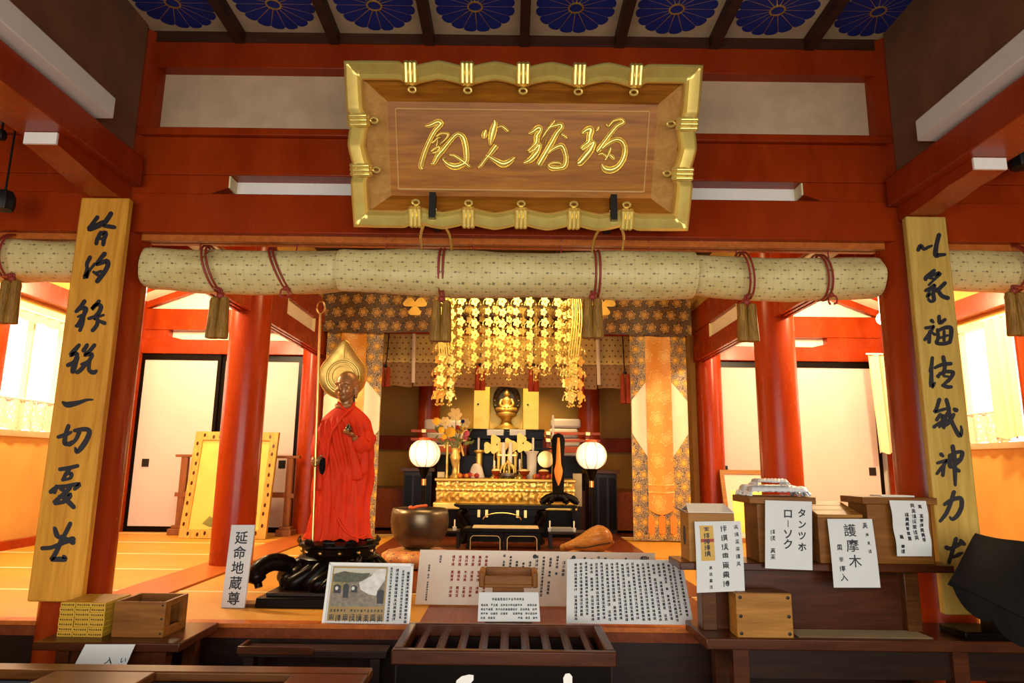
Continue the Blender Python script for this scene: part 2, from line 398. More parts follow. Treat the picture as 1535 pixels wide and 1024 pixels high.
# raised floor: boards below, tatami with pale borders on top
struct('floor', bx(-4.05, 4.05, FL + 0.02, 9.0, -0.30, -0.035), M['floorwood'], 'raised wooden floor')
tm = MB()
def mats_(x0, x1, ys):
    for y0, y1 in zip(ys, ys[1:]):
        tm.box(x0, x1, y0 + 0.012, y1 - 0.012, -0.035, 0.0, 0)
        tm.box(x0, x1, y1 - 0.012, y1 + 0.012, -0.035, 0.002, 1)
YS = [3.2, 3.87, 4.62, 5.36, 6.10, 6.84, 7.0]
mats_(-4.0, -2.12, YS); mats_(2.12, 4.0, YS)
mats_(-1.80, -1.12, [3.2, 3.87, 5.36, 6.84, 7.0]); mats_(1.12, 1.80, [3.2, 3.87, 5.36, 6.84, 7.0])
mats_(-1.12, -0.40, [3.2, 3.87]); mats_(1.0, 1.12, [3.2, 3.87])
struct('floor', tm, [M['tatami'], M['heri']], 'yellow tatami mats with pale borders')
struct('floor', bx(-0.40, 1.0, 3.2, 3.87, -0.035, 0.001).box(-1.12, 1.12, 3.882, 9.0, -0.035, 0.001), M['floorwood'], 'red brown boards in the middle of the hall')
for s in (-1, 1):
    sb = MB()
    sb.box(s*1.96 - 0.15, s*1.96 + 0.15, 3.2, 7.0, -0.035, 0.010)
    struct('sill', sb, M['sill'], 'orange brown sill board running back between the %s columns' % ('left' if s < 0 else 'right'))
struct('floor_edge', bx(-4.05, 4.05, FL - 0.01, FL + 0.06, -0.016, 0.004), M['sill'], 'front edge board of the raised floor', bevel=0.003)
struct('floor_fascia', bx(-4.05, 4.05, FL + 0.005, FL + 0.06, -0.06, -0.016), M['floorwood'], 'red brown board under the floor edge')
struct('floor_skirt', bx(-4.05, 4.05, FL + 0.012, FL + 0.06, -0.85, -0.06), M['darkwood'], 'dark boards closing the space under the floor')
# round red columns
def column(x, y, r, z0, z1, label):
    c = MB(); c.lathe([(r, z0), (r, z1)], (x, y, 0), 40)
    return struct('column', c, M['red'], label)
for s, nm in ((-1, 'left'), (1, 'right')):
    column(s*1.95, 3.2, 0.14, -0.85, 2.86, 'red front column behind the %s plank' % nm)
    column(s*1.92, 4.85, 0.142, 0.0, 2.9, 'red second column on the %s side' % nm)
    column(s*2.06, 7.0, 0.13, 0.0, 2.9, 'red rear column on the %s beside the altar' % nm)
    struct('post', bx(s*3.95 - 0.08, s*3.95 + 0.08, 6.86, 7.02, 0.0, 2.4), M['red'], 'square red post in the rear %s corner' % nm, bevel=0.006)
    column(s*3.93, 4.98, 0.12, 0.0, 2.4, 'red side column beside the %s window' % nm)
    column(s*3.93, 3.2, 0.14, -0.85, 2.86, 'red outer front column on the %s' % nm)
# shell
struct('wall_left', bx(-4.2, -3.98, 0.4, 5.15, -0.85, 3.4).box(-4.2, -3.98, 6.28, 9.0, -0.85, 3.4).box(-4.2, -3.98, 5.15, 6.28, -0.85, 0.92).box(-4.2, -3.98, 5.15, 6.28, 1.92, 3.4), M['ochre'])
struct('wall_right', bx(3.98, 4.2, 0.4, 5.15, -0.85, 3.4).box(3.98, 4.2, 6.28, 9.0, -0.85, 3.4).box(3.98, 4.2, 5.15, 6.28, -0.85, 0.92).box(3.98, 4.2, 5.15, 6.28, 1.92, 3.4), M['ochre'])
struct('wall_back', bx(-4.2, 4.2, 8.9, 9.1, -0.3, 3.4), M['ochre'])
struct('roof', bx(-4.4, 4.4, -0.6, 9.2, 3.4, 3.5), M['darkwood'], 'dark boarding of the roof')
for s, nm in ((-1, 'left'), (1, 'right')):
    # window in the side wall, lit from outside, with frame bars
    wn = 1 if s < 0 else 2
    w = struct('window_%d' % wn, bx(min(s*4.10, s*4.12), max(s*4.10, s*4.12), 5.15, 6.28, 0.92, 1.92), M['window'], 'bright window in the %s wall' % nm)
    fr = MB(); xa, xb = sorted((s*3.97, s*4.06))
    fr.box(xa, xb, 5.12, 5.18, 0.88, 1.96).box(xa, xb, 6.25, 6.31, 0.88, 1.96).box(xa, xb, 5.18, 6.25, 0.88, 0.93).box(xa, xb, 5.18, 6.25, 1.90, 1.96)
    for k in range(1, 3): fr.box(xa + 0.02, xb - 0.02, 5.15 + k*0.377 - 0.012, 5.15 + k*0.377 + 0.012, 0.93, 1.90)
    struct('window_frame', fr, M['white_warm'], parent=w)
    struct('baseboard_' + nm, bx(min(s*3.92, s*3.99), max(s*3.92, s*3.99), 3.3, 6.9, 0.0, 0.07), M['red'])
    struct('trim_%d' % wn, bx(min(s*3.88, s*4.0), max(s*3.88, s*4.0), 3.3, 6.9, 2.00, 2.16), M['red'], 'red rail above the %s window' % nm)
    # sloping plaster ceiling of the side room with rafters
    cz = lambda x: 2.33 + (3.95 - abs(x)) * 0.39
    cb = MB(); cb.prism([(s*4.0, cz(4.0)), (s*1.90, cz(1.90)), (s*1.90, cz(1.90) + 0.05), (s*4.0, cz(4.0) + 0.05)], lambda a, b, d: (a, d, b), 3.30, 7.2)
    struct('ceiling_' + nm, cb, M['cream'], 'sloping pale ceiling over the %s side room' % nm)
    for k in range(9):
        y = 3.55 + k * 0.43
        rb = MB().beam((s*3.98, y, cz(3.98) - 0.035), (s*1.95, y, cz(1.95) - 0.035), 0.06, 0.07)
        struct('rafter', rb, M['red'], 'red rafter under the sloping %s ceiling' % nm)
    # rear wall of the side room above the sliding doors
    xa, xb = sorted((s*2.05, s*3.98))
    struct('wall_rear_' + nm, bx(xa, xb, 7.07, 7.15, 0.0, 3.3), M['cream'])
    struct('beam', bx(xa, xb, 6.95, 7.07, 1.805, 1.955), M['red'], 'red lintel above the %s sliding doors' % nm, bevel=0.004)
    struct('beam', bx(xa, xb, 6.96, 7.08, 2.06, 2.285), M['red'], 'upper red beam on the rear wall of the %s side room' % nm, bevel=0.004)
    x0 = s*3.93; x1 = -3.62 if s < 0 else 3.32
    bl = MB(); bl.prism([(x0, 1.957), (x1 - s*0.16, 1.957), (x1, 1.995), (x1, 2.058), (x0, 2.058)], lambda a, b, d: (a, d, b), 6.97, 7.07)
    struct('bracket', bl, M['red'], 'red bracket block with a bevelled end between the rear beams, %s room' % nm)
    # sliding doors
    for i, (da, db, hx) in enumerate(((3.87, 3.04, 3.72), (3.04, 2.20, 2.34))):
        dn = (1 if s < 0 else 3) + i; ya = 6.985 if i == 0 else 7.02
        if s > 0: da, db, hx = ((3.80, 2.93, 3.69), (2.93, 2.08, 2.19))[i]
        lo, hi = sorted((s*da, s*db))
        d = struct('door_%d' % dn, bx(lo + 0.03, hi - 0.03, ya, ya + 0.02, 0.05, 1.75), M['paper_fusuma'], 'cream papered sliding door, %s one of the %s side room' % ('outer' if i == 0 else 'inner', nm))
        f = MB().box(lo, lo + 0.035, ya - 0.008, ya + 0.028, 0.0, 1.80).box(hi - 0.035, hi, ya - 0.008, ya + 0.028, 0.0, 1.80).box(lo + 0.035, hi - 0.035, ya - 0.008, ya + 0.028, 0.0, 0.055).box(lo + 0.035, hi - 0.035, ya - 0.008, ya + 0.028, 1.74, 1.80)
        struct('door_frame', f, M['black'], parent=d)
        h = MB().box(s*hx - 0.035, s*hx + 0.035, ya - 0.006, ya, 0.64, 0.72).box(s*hx - 0.022, s*hx + 0.022, ya - 0.009, ya - 0.006, 0.655, 0.705)
        struct('door_pull', h, M['iron'], parent=d)
    # kamoi beam (grooved) and upper beam from the front column to the altar
    kb = MB()
    for a, b in ((3.34, 4.72), (4.98, 6.88)):
        kb.box(s*1.93 - 0.055, s*1.93 - 0.03, a, b, 1.765, 1.92).box(s*1.93 - 0.012, s*1.93 + 0.012, a, b, 1.765, 1.92).box(s*1.93 + 0.03, s*1.93 + 0.055, a, b, 1.765, 1.92).box(s*1.93 - 0.03, s*1.93 + 0.03, a, b, 1.79, 1.915)
    struct('beam', kb, M['red'], 'grooved red lintel running back along the %s columns' % nm)
    struct('beam', bx(s*1.93 - 0.06, s*1.93 + 0.06, 4.98, 6.9, 2.06, 2.30).box(s*1.93 - 0.06, s*1.93 + 0.06, 3.34, 4.72, 2.06, 2.30), M['red'], 'upper red beam running back along the %s columns' % nm, bevel=0.004)
    struct('trim_%d' % (wn + 2), bx(s*1.93 - 0.03, s*1.93 + 0.03, 3.34, 6.9, 1.915, 2.062), M['cream'], 'pale plaster strip between the %s side beams' % nm)
    for (a, b, e) in ((4.98, 5.50, 1), (6.30, 6.88, -1)):
        bl = MB().box(s*1.93 - 0.05, s*1.93 + 0.05, a, b, 1.922, 2.058)
        struct('bracket', bl, M['red'], 'red block between the %s side beams' % nm, bevel=0.004)
        ye = b if e > 0 else a
        struct('bracket_end', bx(s*1.93 - 0.052, s*1.93 + 0.052, min(ye, ye + e*0.012), max(ye, ye + e*0.012), 1.925, 2.055), M['white_warm'], 'ivory painted end of the block between the %s side beams' % nm)
    struct('wall_inner_' + nm, bx(s*1.93 - 0.03, s*1.93 + 0.03, 3.34, 8.9, 2.30, 3.3).box(s*1.93 - 0.03, s*1.93 + 0.03, 7.1, 8.9, 0.0, 2.30), M['ochre'])
struct('ceiling_inner', bx(-1.95, 1.95, 3.34, 8.95, 2.72, 2.76), M['darkwood'], 'dark ceiling over the inner hall')

# ---------------------------------------------------------------- front beams
struct('beam', bx(-3.98, 3.98, 3.10, 3.30, 1.785, 1.985), M['red'], 'long red front beam above the cloth rolls', bevel=0.006)
struct('beam', bx(-3.98, 3.98, 3.11, 3.29, 2.085, 2.285).box(-3.98, 3.98, 3.085, 3.31, 2.285, 2.325), M['red'], 'upper red front beam behind the gold framed board', bevel=0.005)
struct('beam', bx(-3.98, 3.98, 3.12, 3.30, 2.67, 2.87), M['red'], 'top red beam under the painted ceiling', bevel=0.005)
struct('wall_front', bx(-1.9, 1.9, 3.19, 3.25, 2.32, 2.68), M['plaster'])
struct('wall_front_outer', bx(-3.98, -1.95, 3.17, 3.25, 2.32, 3.4).box(1.95, 3.98, 3.17, 3.25, 2.32, 3.4), M['plaster_brown'])
struct('wall_over_front', bx(-4.0, 4.0, 3.22, 3.30, 2.86, 3.4), M['darkwood'])
struct('trim_5', bx(-3.9, 3.9, 3.20, 3.24, 1.985, 2.09), M['white'], 'white plaster strip between the two red front beams')
for (a, b, e, nm) in ((-1.84, -1.40, 1, 'left of'), (1.42, 1.86, -1, 'right of'), (-2.60, -2.06, -1, 'outside the left column, far left of'), (2.06, 2.60, 1, 'outside the right column, far right of')):
    xe = b if e > 0 else a; xo = a if e > 0 else b
    bl = MB().prism([(xo, 1.987), (xe - e*0.09, 1.987), (xe, 2.02), (xe, 2.083), (xo, 2.083)] if e > 0 else [(xo, 2.083), (xe, 2.083), (xe, 2.02), (xe - e*0.09, 1.987), (xo, 1.987)], lambda p, q, d: (p, d, q), 3.115, 3.20)
    struct('bracket', bl, M['red'], 'red bevelled block between the front beams, %s the gold framed board' % nm)
    struct('bracket_end', bx(min(xe, xe + e*0.008), max(xe, xe + e*0.008), 3.117, 3.198, 2.021, 2.082), M['white_warm'], 'ivory end of the red block, %s the gold framed board' % nm)
struct('rail', MB().box(-1.81, 1.81, 3.14, 3.17, 1.755, 1.785).box(-3.9, -2.07, 3.14, 3.17, 1.755, 1.785).box(2.07, 3.9, 3.14, 3.17, 1.755, 1.785).box(-1.81, 1.81, 3.22, 3.25, 1.765, 1.785), M['sill'], 'thin wooden rail under the front beam')

# ---------------------------------------------------------------- porch where the visitor stands
for s, nm in ((-1, 'left'), (1, 'right')):
    zt = 0.0 if s < 0 else -0.06
    xa, xb = sorted((s*1.80, s*2.02))
    struct('beam', bx(xa, xb, 0.5, 3.07, 2.005 + zt, 2.145 + zt), M['red'], 'red side beam coming forward from the %s front column' % nm, bevel=0.006)
    xa, xb = sorted((s*1.86, s*1.98))
    struct('wall_porch_' + nm, bx(xa, xb, 0.5, 3.07, 2.145 + zt, 2.90), M['plaster_brown'])
    xa, xb = sorted((s*1.75, s*1.86))
    struct('trim_%d' % (6 if s < 0 else 7), bx(xa, xb, 0.5, 2.72, 2.165 + zt, 2.262 + zt), M['white'], 'white boxed beam along the %s side wall of the porch' % nm, bevel=0.005)
    bk = MB(); z0 = 2.004 + zt; kz = 1.0 if s < 0 else 0.8
    pr = [(3.07, z0), (2.545, z0), (2.545, z0 - 0.05), (2.60, z0 - 0.054), (2.70, z0 - 0.064 * kz), (2.80, z0 - 0.078 * kz), (2.92, z0 - 0.086 * kz), (3.07, z0 - 0.086 * kz)]
    xa, xb = sorted((s*1.85, s*1.985))
    bk.prism([(y, z) for y, z in pr], lambda a, b, d: (d, a, b), xa, xb)
    struct('bracket', bk, M['red'], 'curved red bracket arm under the %s porch beam' % nm)
    struct('bracket_end', bx(xa + 0.001, xb - 0.001, 2.535, 2.545, z0 - 0.05, z0 - 0.001), M['white'], 'white painted end of the %s curved bracket arm' % nm)
    xa, xb = sorted((s*2.0, s*4.0))
    struct('ceiling_porch_' + nm, bx(xa, xb, 0.4, 3.2, 2.42, 2.46), M['plaster_brown'], 'brown ceiling over the outer %s part of the porch' % nm)
struct('daylight_blocker', bx(-4.0, 4.0, -0.55, -0.40, 1.58, 3.4), M['plaster_brown'], 'added unseen wall that keeps daylight off the upper beams')  # blocker added out of view so the upper porch gets less daylight
# coffered ceiling with painted chrysanthemums
CZ = 2.84; PX = 0.485; PY = 0.485; OX = 0.045; YF = 3.12
cl = struct('ceiling', bx(-2.3, 2.3, -0.2, 3.2, CZ + 0.055, CZ + 0.08), M['darkwood'], 'coffered ceiling painted with blue chrysanthemums')
br = MB()
for k in range(-5, 6):
    x = OX + k * PX + PX / 2 - PX / 2
    br.box(x - 0.024, x + 0.024, -0.2, 3.2, CZ - 0.035, CZ + 0.055)
for j in range(0, 6):
    y = YF + 0.02 - j * PY
    br.box(-2.3, 2.3, y - 0.024, y + 0.024, CZ - 0.030, CZ + 0.055)
struct('ceiling_bars', br, M['ceilbar'], parent=cl)
for k in range(-4, 4):
    for j in range(3):
        cx = OX + (k + 0.5) * PX; cy = YF + 0.02 - (j + 0.5) * PY; z = CZ + 0.03
        pn = MB().box(cx - PX/2 + 0.02, cx + PX/2 - 0.02, cy - PY/2 + 0.02, cy + PY/2 - 0.02, z, z + 0.024)
        NP, R1 = 16, 0.193
        for q in range(NP):
            a0 = 2*PI*(q + 0.5)/NP; ha = PI/NP
            pts = [(0.036*math.cos(a0 - ha*0.7), 0.036*math.sin(a0 - ha*0.7)), (0.036*math.cos(a0 + ha*0.7), 0.036*math.sin(a0 + ha*0.7))]
            rim = []
            for e in range(9):
                tt = -1 + 2*e/8; rr = R1*(0.905 + 0.095*math.sqrt(max(0, 1 - tt*tt))); rim.append((rr*math.cos(a0 + ha*0.965*tt), rr*math.sin(a0 + ha*0.965*tt)))
            poly = [pts[0]] + rim + [pts[1]]
            pn.prism(poly, lambda a, b, d: (cx + a, cy + b, z - d), 0.0, 0.002, 1)
        pn.prism([(R1*0.90*math.cos(2*PI*e/48), R1*0.90*math.sin(2*PI*e/48)) for e in range(48)], lambda a, b, d: (cx + a, cy + b, z - d), 0.0, 0.0014, 2)
        ring = [[(cx + r*math.cos(2*PI*e/28), cy + r*math.sin(2*PI*e/28), zz) for e in range(28)] for r, zz in ((0.030, z - 0.002), (0.030, z - 0.006), (0.038, z - 0.006), (0.038, z - 0.002))]
        pn.rings(ring, 2, False, False)
        pn.prism([(0.031*math.cos(2*PI*e/20), 0.031*math.sin(2*PI*e/20)) for e in range(20)], lambda a, b, d: (cx + a, cy + b, z - d), 0.0, 0.003, 1)
        struct('painted_panel', pn, [M['panel_cream'], M['blue'], M['gold_dull']], parent=cl)
# ================================================================ brush writing
def brush(strokes, sx, sy, x0, y0, sw=None, wk=1.0):            # crop coordinates -> photo pixels, widths too
    return [[(x0 + x / sx, y0 + y / sy, w * wk / (sw or sx)) for x, y, w in st] for st in strokes]
def ink_stroke(mb, st, to2, fn, d0, d1, mi=0, k=4):     # flat ink: outline polygon of a stroke pushed d0..d1
    P = spline([(x, y, w) for x, y, w in st], k)
    L, R_ = [], []
    for i, p in enumerate(P):
        t = P[min(i + 1, len(P) - 1)] - P[max(i - 1, 0)]; n = Vector((-t.y, t.x)); n = n.normalized() if n.length > 1e-6 else Vector((0, 1))
        L.append((p.x + n.x * p.z, p.y + n.y * p.z)); R_.append((p.x - n.x * p.z, p.y - n.y * p.z))
    for i in range(len(P) - 1):
        q = [to2(*L[i]), to2(*L[i + 1]), to2(*R_[i + 1]), to2(*R_[i])]
        b0 = mb.verts([fn(a, c, d1) for a, c in q]); mb.face([b0, b0 + 1, b0 + 2, b0 + 3], mi)
        for e in ((0, 1), (2, 3)):
            bb = mb.verts([fn(*q[e[0]], d0), fn(*q[e[1]], d0), fn(*q[e[1]], d1), fn(*q[e[0]], d1)]); mb.face([bb, bb + 1, bb + 2, bb + 3], mi)
    for p, s_ in ((P[0], 0), (P[-1], 1)):
        ring = [to2(p.x + p.z * math.cos(2*PI*j/10), p.y + p.z * math.sin(2*PI*j/10)) for j in range(10)]
        b = mb.verts([fn(a, c, d1 - 0.0001 * (1 + s_)) for a, c in ring]); mb.face([b + j for j in range(10)], mi)
def ridge_stroke(mb, st, to3, nrm, h, mi=0, k=5):       # carved gold: rounded ridge along a stroke
    P = spline([(x, y, w) for x, y, w in st], k); rows = []
    for i, p in enumerate(P):
        t = P[min(i + 1, len(P) - 1)] - P[max(i - 1, 0)]; n = Vector((-t.y, t.x)); n = n.normalized() if n.length > 1e-6 else Vector((0, 1))
        row = []
        for a in (-1, -0.86, -0.72, -0.4, 0, 0.4, 0.72, 0.86, 1):
            hh = h * (0.12 if abs(a) == 1 else 0.55 if abs(a) == 0.86 else 0.42 if abs(a) == 0.72 else (1.0 - 0.5 * a * a))
            if i in (0, len(P) - 1): hh *= 0.3
            row.append(to3(p.x + n.x * p.z * a, p.y + n.y * p.z * a) + nrm * hh)
        rows.append(row)
    mb.rings(rows, mi, False, False, False)
    for row in (rows[0], rows[-1]):
        b = mb.verts(row); mb.face([b + j for j in range(len(row))], mi)

# ================================================================ gold framed name board
b0 = atY(785, 342, 2.93); BW = 0.755
B_up = Vector((0, 2.60 - 2.93, 2.378 - 1.765)); BH = B_up.length; B_up.normalize()
B_n = Vector((0, -B_up.z, B_up.y)); B_c = Vector((0.034, 2.93, 1.765))
def bd(s_, t, n): return B_c + Vector((1, 0, 0)) * s_ + B_up * t + B_n * n
board = thing('name_board', 'large gold framed wooden board with four golden characters under the ceiling', 'signboard', tuple(B_c))
PWX, PT0, PT1, PN = 0.600, 0.130, 0.540, -0.085
# centre panel
pm = MB(); pm.prism([(-PWX, PT0), (PWX, PT0), (PWX, PT1), (-PWX, PT1)], lambda a, b, d: bd(a, b, d), PN - 0.025, PN)
part('panel', pm, M['walnut'], board)
ml = MB()
for (a0, b0_, a1, b1_) in ((-PWX + .035, PT0 + .03, PWX - .035, PT0 + .03), (-PWX + .035, PT1 - .03, PWX - .035, PT1 - .03), (-PWX + .035, PT0 + .03, -PWX + .035, PT1 - .03), (PWX - .035, PT0 + .03, PWX - .035, PT1 - .03)):
    ml.tube([bd(a0, b0_, PN + .001), bd(a1, b1_, PN + .001)], 0.005, 8)
part('moulding', ml, M['walnut_side'], board)
IX, IT0, IT1 = BW - 0.072, 0.072, BH - 0.072
for nm, q, mt in (('slope', [(-IX, IT1, 0), (IX, IT1, 0), (PWX, PT1, PN), (-PWX, PT1, PN)], 'walnut'), ('slope', [(-PWX, PT0, PN), (PWX, PT0, PN), (IX, IT0, 0), (-IX, IT0, 0)], 'walnut'),
                  ('slope', [(-IX, IT0, 0), (-IX, IT1, 0), (-PWX, PT1, PN), (-PWX, PT0, PN)], 'walnut_side'), ('slope', [(PWX, PT0, PN), (PWX, PT1, PN), (IX, IT1, 0), (IX, IT0, 0)], 'walnut_side')):
    sm = MB(); f0 = [bd(*p) for p in q]; f1 = [bd(p[0], p[1], p[2] - 0.02) for p in q]
    sm.rings([f1, f0], 0); part(nm, sm, M[mt], board)
# wavy gold rim: cusped swells between fluted clasps
def cusp(x, marks, amp):                                # 0 at clasps, pointed swell between them
    for a, b in zip(marks, marks[1:]):
        if a <= x <= b:
            t = (x - a) / (b - a); d = abs(t - 0.5) * 2
            return amp * ((1 - d) * 0.55 + 0.45 * (1 - d * d)) if d > 0.12 else amp * (0.55 * (1 - d) + 0.45)
    e = min(abs(x - marks[0]), abs(x - marks[-1])); return amp * 0.85 * min(1, e / 0.05)
KX = [-0.475, -0.237, 0.0, 0.237, 0.475]; KT = [BH * 0.36, BH * 0.66]
PROF = [(0.0, 0.0), (0.0, 0.030), (0.08, 0.038), (0.30, 0.030), (0.55, 0.040), (0.80, 0.052), (0.95, 0.046), (1.0, 0.034), (1.0, -0.01)]
RB = 0.076
def rim_side(kind):
    mb = MB(); rows = []; n = 110
    for i in range(n + 1):
        if kind in 'TB':
            x = -BW + 2 * BW * i / n; e = cusp(x, KX, 0.027)
        else:
            x = BH * i / n; e = cusp(x, KT, 0.024)
        lim = 1.0 if kind in 'TB' else BH
        row = []
        for a, h in PROF:
            dd = RB * (1 - a)                            # distance in from the outer edge
            if kind in 'TB':
                mx = BW - dd; xx = max(-mx, min(mx, x)); t = (BH - dd) if kind == 'T' else dd
                ee = e - 0.021; t += ee if kind == 'T' else -ee
                edge = min(1, (BW - abs(x)) / 0.10); t -= (ee * (1 - edge)) * (1 if kind == 'T' else -1)
                row.append(bd(xx, t, h))
            else:
                xx = max(dd, min(BH - dd, x)); s_ = BW - dd; ee = e - 0.018
                edge = min(1, min(x, BH - x) / 0.10); s_ += ee * edge
                row.append(bd(s_ if kind == 'R' else -s_, xx, h))
        rows.append(row)
    mb.rings(rows, 0, True, True, False)
    for row in (rows[0], rows[-1]):
        b = mb.verts(row); mb.face([b + j for j in range(len(row))], 0)
    part('frame_rail', mb, M['gold'], board, smooth=50)
for kd in 'TBLR': rim_side(kd)
def clasp(a, b, horiz):
    mb = MB()
    for k in (-1, 0, 1):
        o = k * 0.018; r_ = 0.0115
        if horiz: mb.tube([bd(a + o, b - 0.037, 0.026), bd(a + o, b - 0.034, 0.044), bd(a + o, b + 0.037, 0.044), bd(a + o, b + 0.040, 0.026)], r_, 10)
        else: mb.tube([bd(a - 0.040, b + o, 0.026), bd(a - 0.028, b + o, 0.042), bd(a + 0.037, b + o, 0.042), bd(a + 0.040, b + o, 0.026)], r_, 10)
    cp = part('clasp', mb, M['gold'], board)
    rg = MB()
    ci = bd(a, b + (-0.064 if b > BH / 2 else 0.064), 0.004) if horiz else bd(a + (-0.064 if a > 0 else 0.064), b, 0.004)
    rg.tube([ci + Vector((1, 0, 0)) * (0.016 * math.cos(2*PI*j/16)) + B_up * (0.011 * math.sin(2*PI*j/16)) + B_n * 0.004 for j in range(17)], 0.005, 8)
    part('stud', rg, M['gold'], cp)
for x in KX:
    clasp(x, BH - 0.046, True); clasp(x, 0.046, True)
for t in KT:
    clasp(-BW + 0.046, t, False); clasp(BW - 0.046, t, False)
# four characters, right to left
A_ = [[[(150,222,14),(230,205,30),(330,160,32),(370,190,34),(300,270,32),(240,370,30),(180,500,30),(130,640,32),(100,760,30),(130,805,14)],
 [(300,365,16),(370,320,18),(430,318,20),(470,335,20),(430,400,16),(350,470,12)], [(245,450,18),(290,420,16),(330,380,14),(380,375,10)], [(330,390,10),(320,450,14),(310,500,14)],
 [(235,570,20),(290,520,18),(350,500,18),(330,560,20),(250,585,12)],
 [(230,725,12),(280,715,26),(330,620,34),(400,540,34),(480,440,30),(560,350,28),(610,325,26),(670,370,34),(700,470,36),(715,580,36),(710,700,32),(640,745,36),(560,765,40),(470,735,30),(400,665,14),(440,645,10)],
 [(480,610,14),(540,610,18),(620,660,24),(690,710,28),(780,785,18)]],
 [[(1095,130,10),(1100,190,34),(1070,300,46),(1050,400,34),(1030,500,10)], [(985,260,14),(960,330,36),(955,400,20)], [(1140,240,10),(1190,220,20),(1250,260,24),(1285,300,14)],
 [(1130,470,34),(1090,520,34),(1040,590,30),(980,660,24),(920,740,24),(870,790,18)], [(965,605,14),(1040,640,24),(1120,690,32),(1210,730,42),(1300,700,34),(1380,630,14)]]]
B_ = [[[(145,325,12),(220,290,28),(290,240,36),(320,270,26),(270,350,36),(260,440,32),(200,500,16),(140,560,20)], [(150,575,14),(230,540,24),(300,470,30),(290,540,30),(240,610,40),(170,680,34),(70,725,12)],
 [(520,130,10),(470,200,22),(410,270,18),(340,380,10),(320,420,8)], [(410,240,18),(500,215,26),(590,195,28),(600,240,30),(540,310,30),(480,420,34),(410,540,36),(340,660,36),(280,760,34)],
 [(590,320,16),(640,350,22),(680,390,16)], [(400,600,16),(480,530,24),(560,490,30),(610,490,34),(650,580,32),(665,680,32),(640,760,32),(560,785,30),(460,780,34),(430,740,18),(500,710,18),(570,715,16),(600,740,12)], [(450,310,6),(400,380,8),(380,460,8)]],
 [[(870,325,18),(940,270,36),(1000,260,40),(980,350,36),(970,430,34),(900,480,20),(860,530,22)], [(870,540,20),(950,500,24),(1040,430,28),(1000,530,40),(930,620,46),(850,710,40),(810,720,26)], [(1060,290,12),(1090,260,18),(1110,215,12)],
 [(1200,185,16),(1235,220,14),(1300,150,16),(1400,125,22),(1435,170,26),(1360,210,28),(1280,300,28),(1190,420,30),(1110,530,32),(1070,570,20)],
 [(1130,540,18),(1230,450,28),(1340,400,30),(1420,430,34),(1460,530,34),(1440,650,34),(1370,760,34),(1270,810,42),(1180,790,38),(1140,720,10)],
 [(1090,610,12),(1150,590,18),(1210,640,20),(1180,680,12)], [(1270,500,18),(1240,590,16),(1190,680,14)], [(1240,600,20),(1290,640,26),(1310,680,14)]]]
pp = bd(0, 0, PN + 0.001)
for chars, (x0, y0) in ((A_, (620, 165)), (B_, (775, 165))):
    for ch in chars:
        mb = MB()
        for st in brush(ch, 9.03, 9.03, x0, y0, None, 1.3):
            ridge_stroke(mb, st, lambda u, v: atP(u, v, pp, B_n), B_n, 0.014)
        part('character', mb, M['gold'], board, smooth=60)
# black straps that hold the lower edge to the beam
for u in (650, 917):
    x = atY(u, 335, 2.93).x
    hk = MB().box(x - 0.016, x + 0.016, 2.86, 3.10, 1.80, 1.825).box(x - 0.014, x + 0.014, 2.85, 2.90, 1.78, 1.90)
    part('hook', hk, M['iron'], board)
    for s_ in (-1, 1):
        st = MB(); pts = spline([(x + s_*0.012, 2.88, 1.835), (x + s_*0.03, 2.90, 1.79), (x + s_*0.066, 3.0, 1.755), (x + s_*0.072, 3.09, 1.70)], 6)
        st.tube(pts, 0.006, 6, 0, 0.35); part('strap', st, M['brass'], board)

# ================================================================ the two long planks on the front columns
C1 = [[[(205,95,9),(175,135,8),(160,160,10),(195,150,9),(225,140,7)],[(280,75,10),(250,120,10),(235,140,6),(270,145,9),(300,150,8)],[(165,158,7),(205,135,8),(240,115,5)],[(225,180,9),(205,215,8),(200,240,8)],[(215,190,7),(250,180,10),(242,215,9),(238,245,8)],[(212,215,5),(240,210,5)]],
[[(165,315,9),(148,350,8),(150,380,8),(140,425,12),(160,390,6),(190,350,6)],[(245,295,10),(215,330,8),(200,355,6),(255,335,11),(262,360,10),(240,400,10),(205,445,10)],[(200,400,6),(225,390,6)],[(185,395,6),(210,412,7)]],
[[(135,555,9),(110,590,9),(90,610,8)],[(95,605,6),(130,590,8),(145,600,8),(125,640,9),(100,685,9),(90,690,7)],[(100,640,5),(130,625,5)],[(110,715,7),(125,670,8),(135,600,6)],[(215,555,8),(175,600,7),(195,575,7),(225,580,9),(215,615,9),(185,650,8),(210,640,6),(240,630,5)],[(160,650,7),(200,640,7),(205,680,8),(180,715,8)],[(210,660,6),(245,675,9)]],
[[(105,795,8),(75,830,10),(60,850,9),(85,840,8),(95,850,8),(75,900,9),(70,940,10)],[(45,905,9),(70,890,7),(90,875,5)],[(100,860,6),(80,945,4)],[(150,795,8),(130,825,9)],[(190,795,8),(160,830,8),(135,850,7),(175,845,9),(160,880,7),(120,900,6)],[(150,890,8),(115,930,9),(95,945,8)],[(165,880,6),(160,930,8),(185,945,10),(200,935,6)]]]
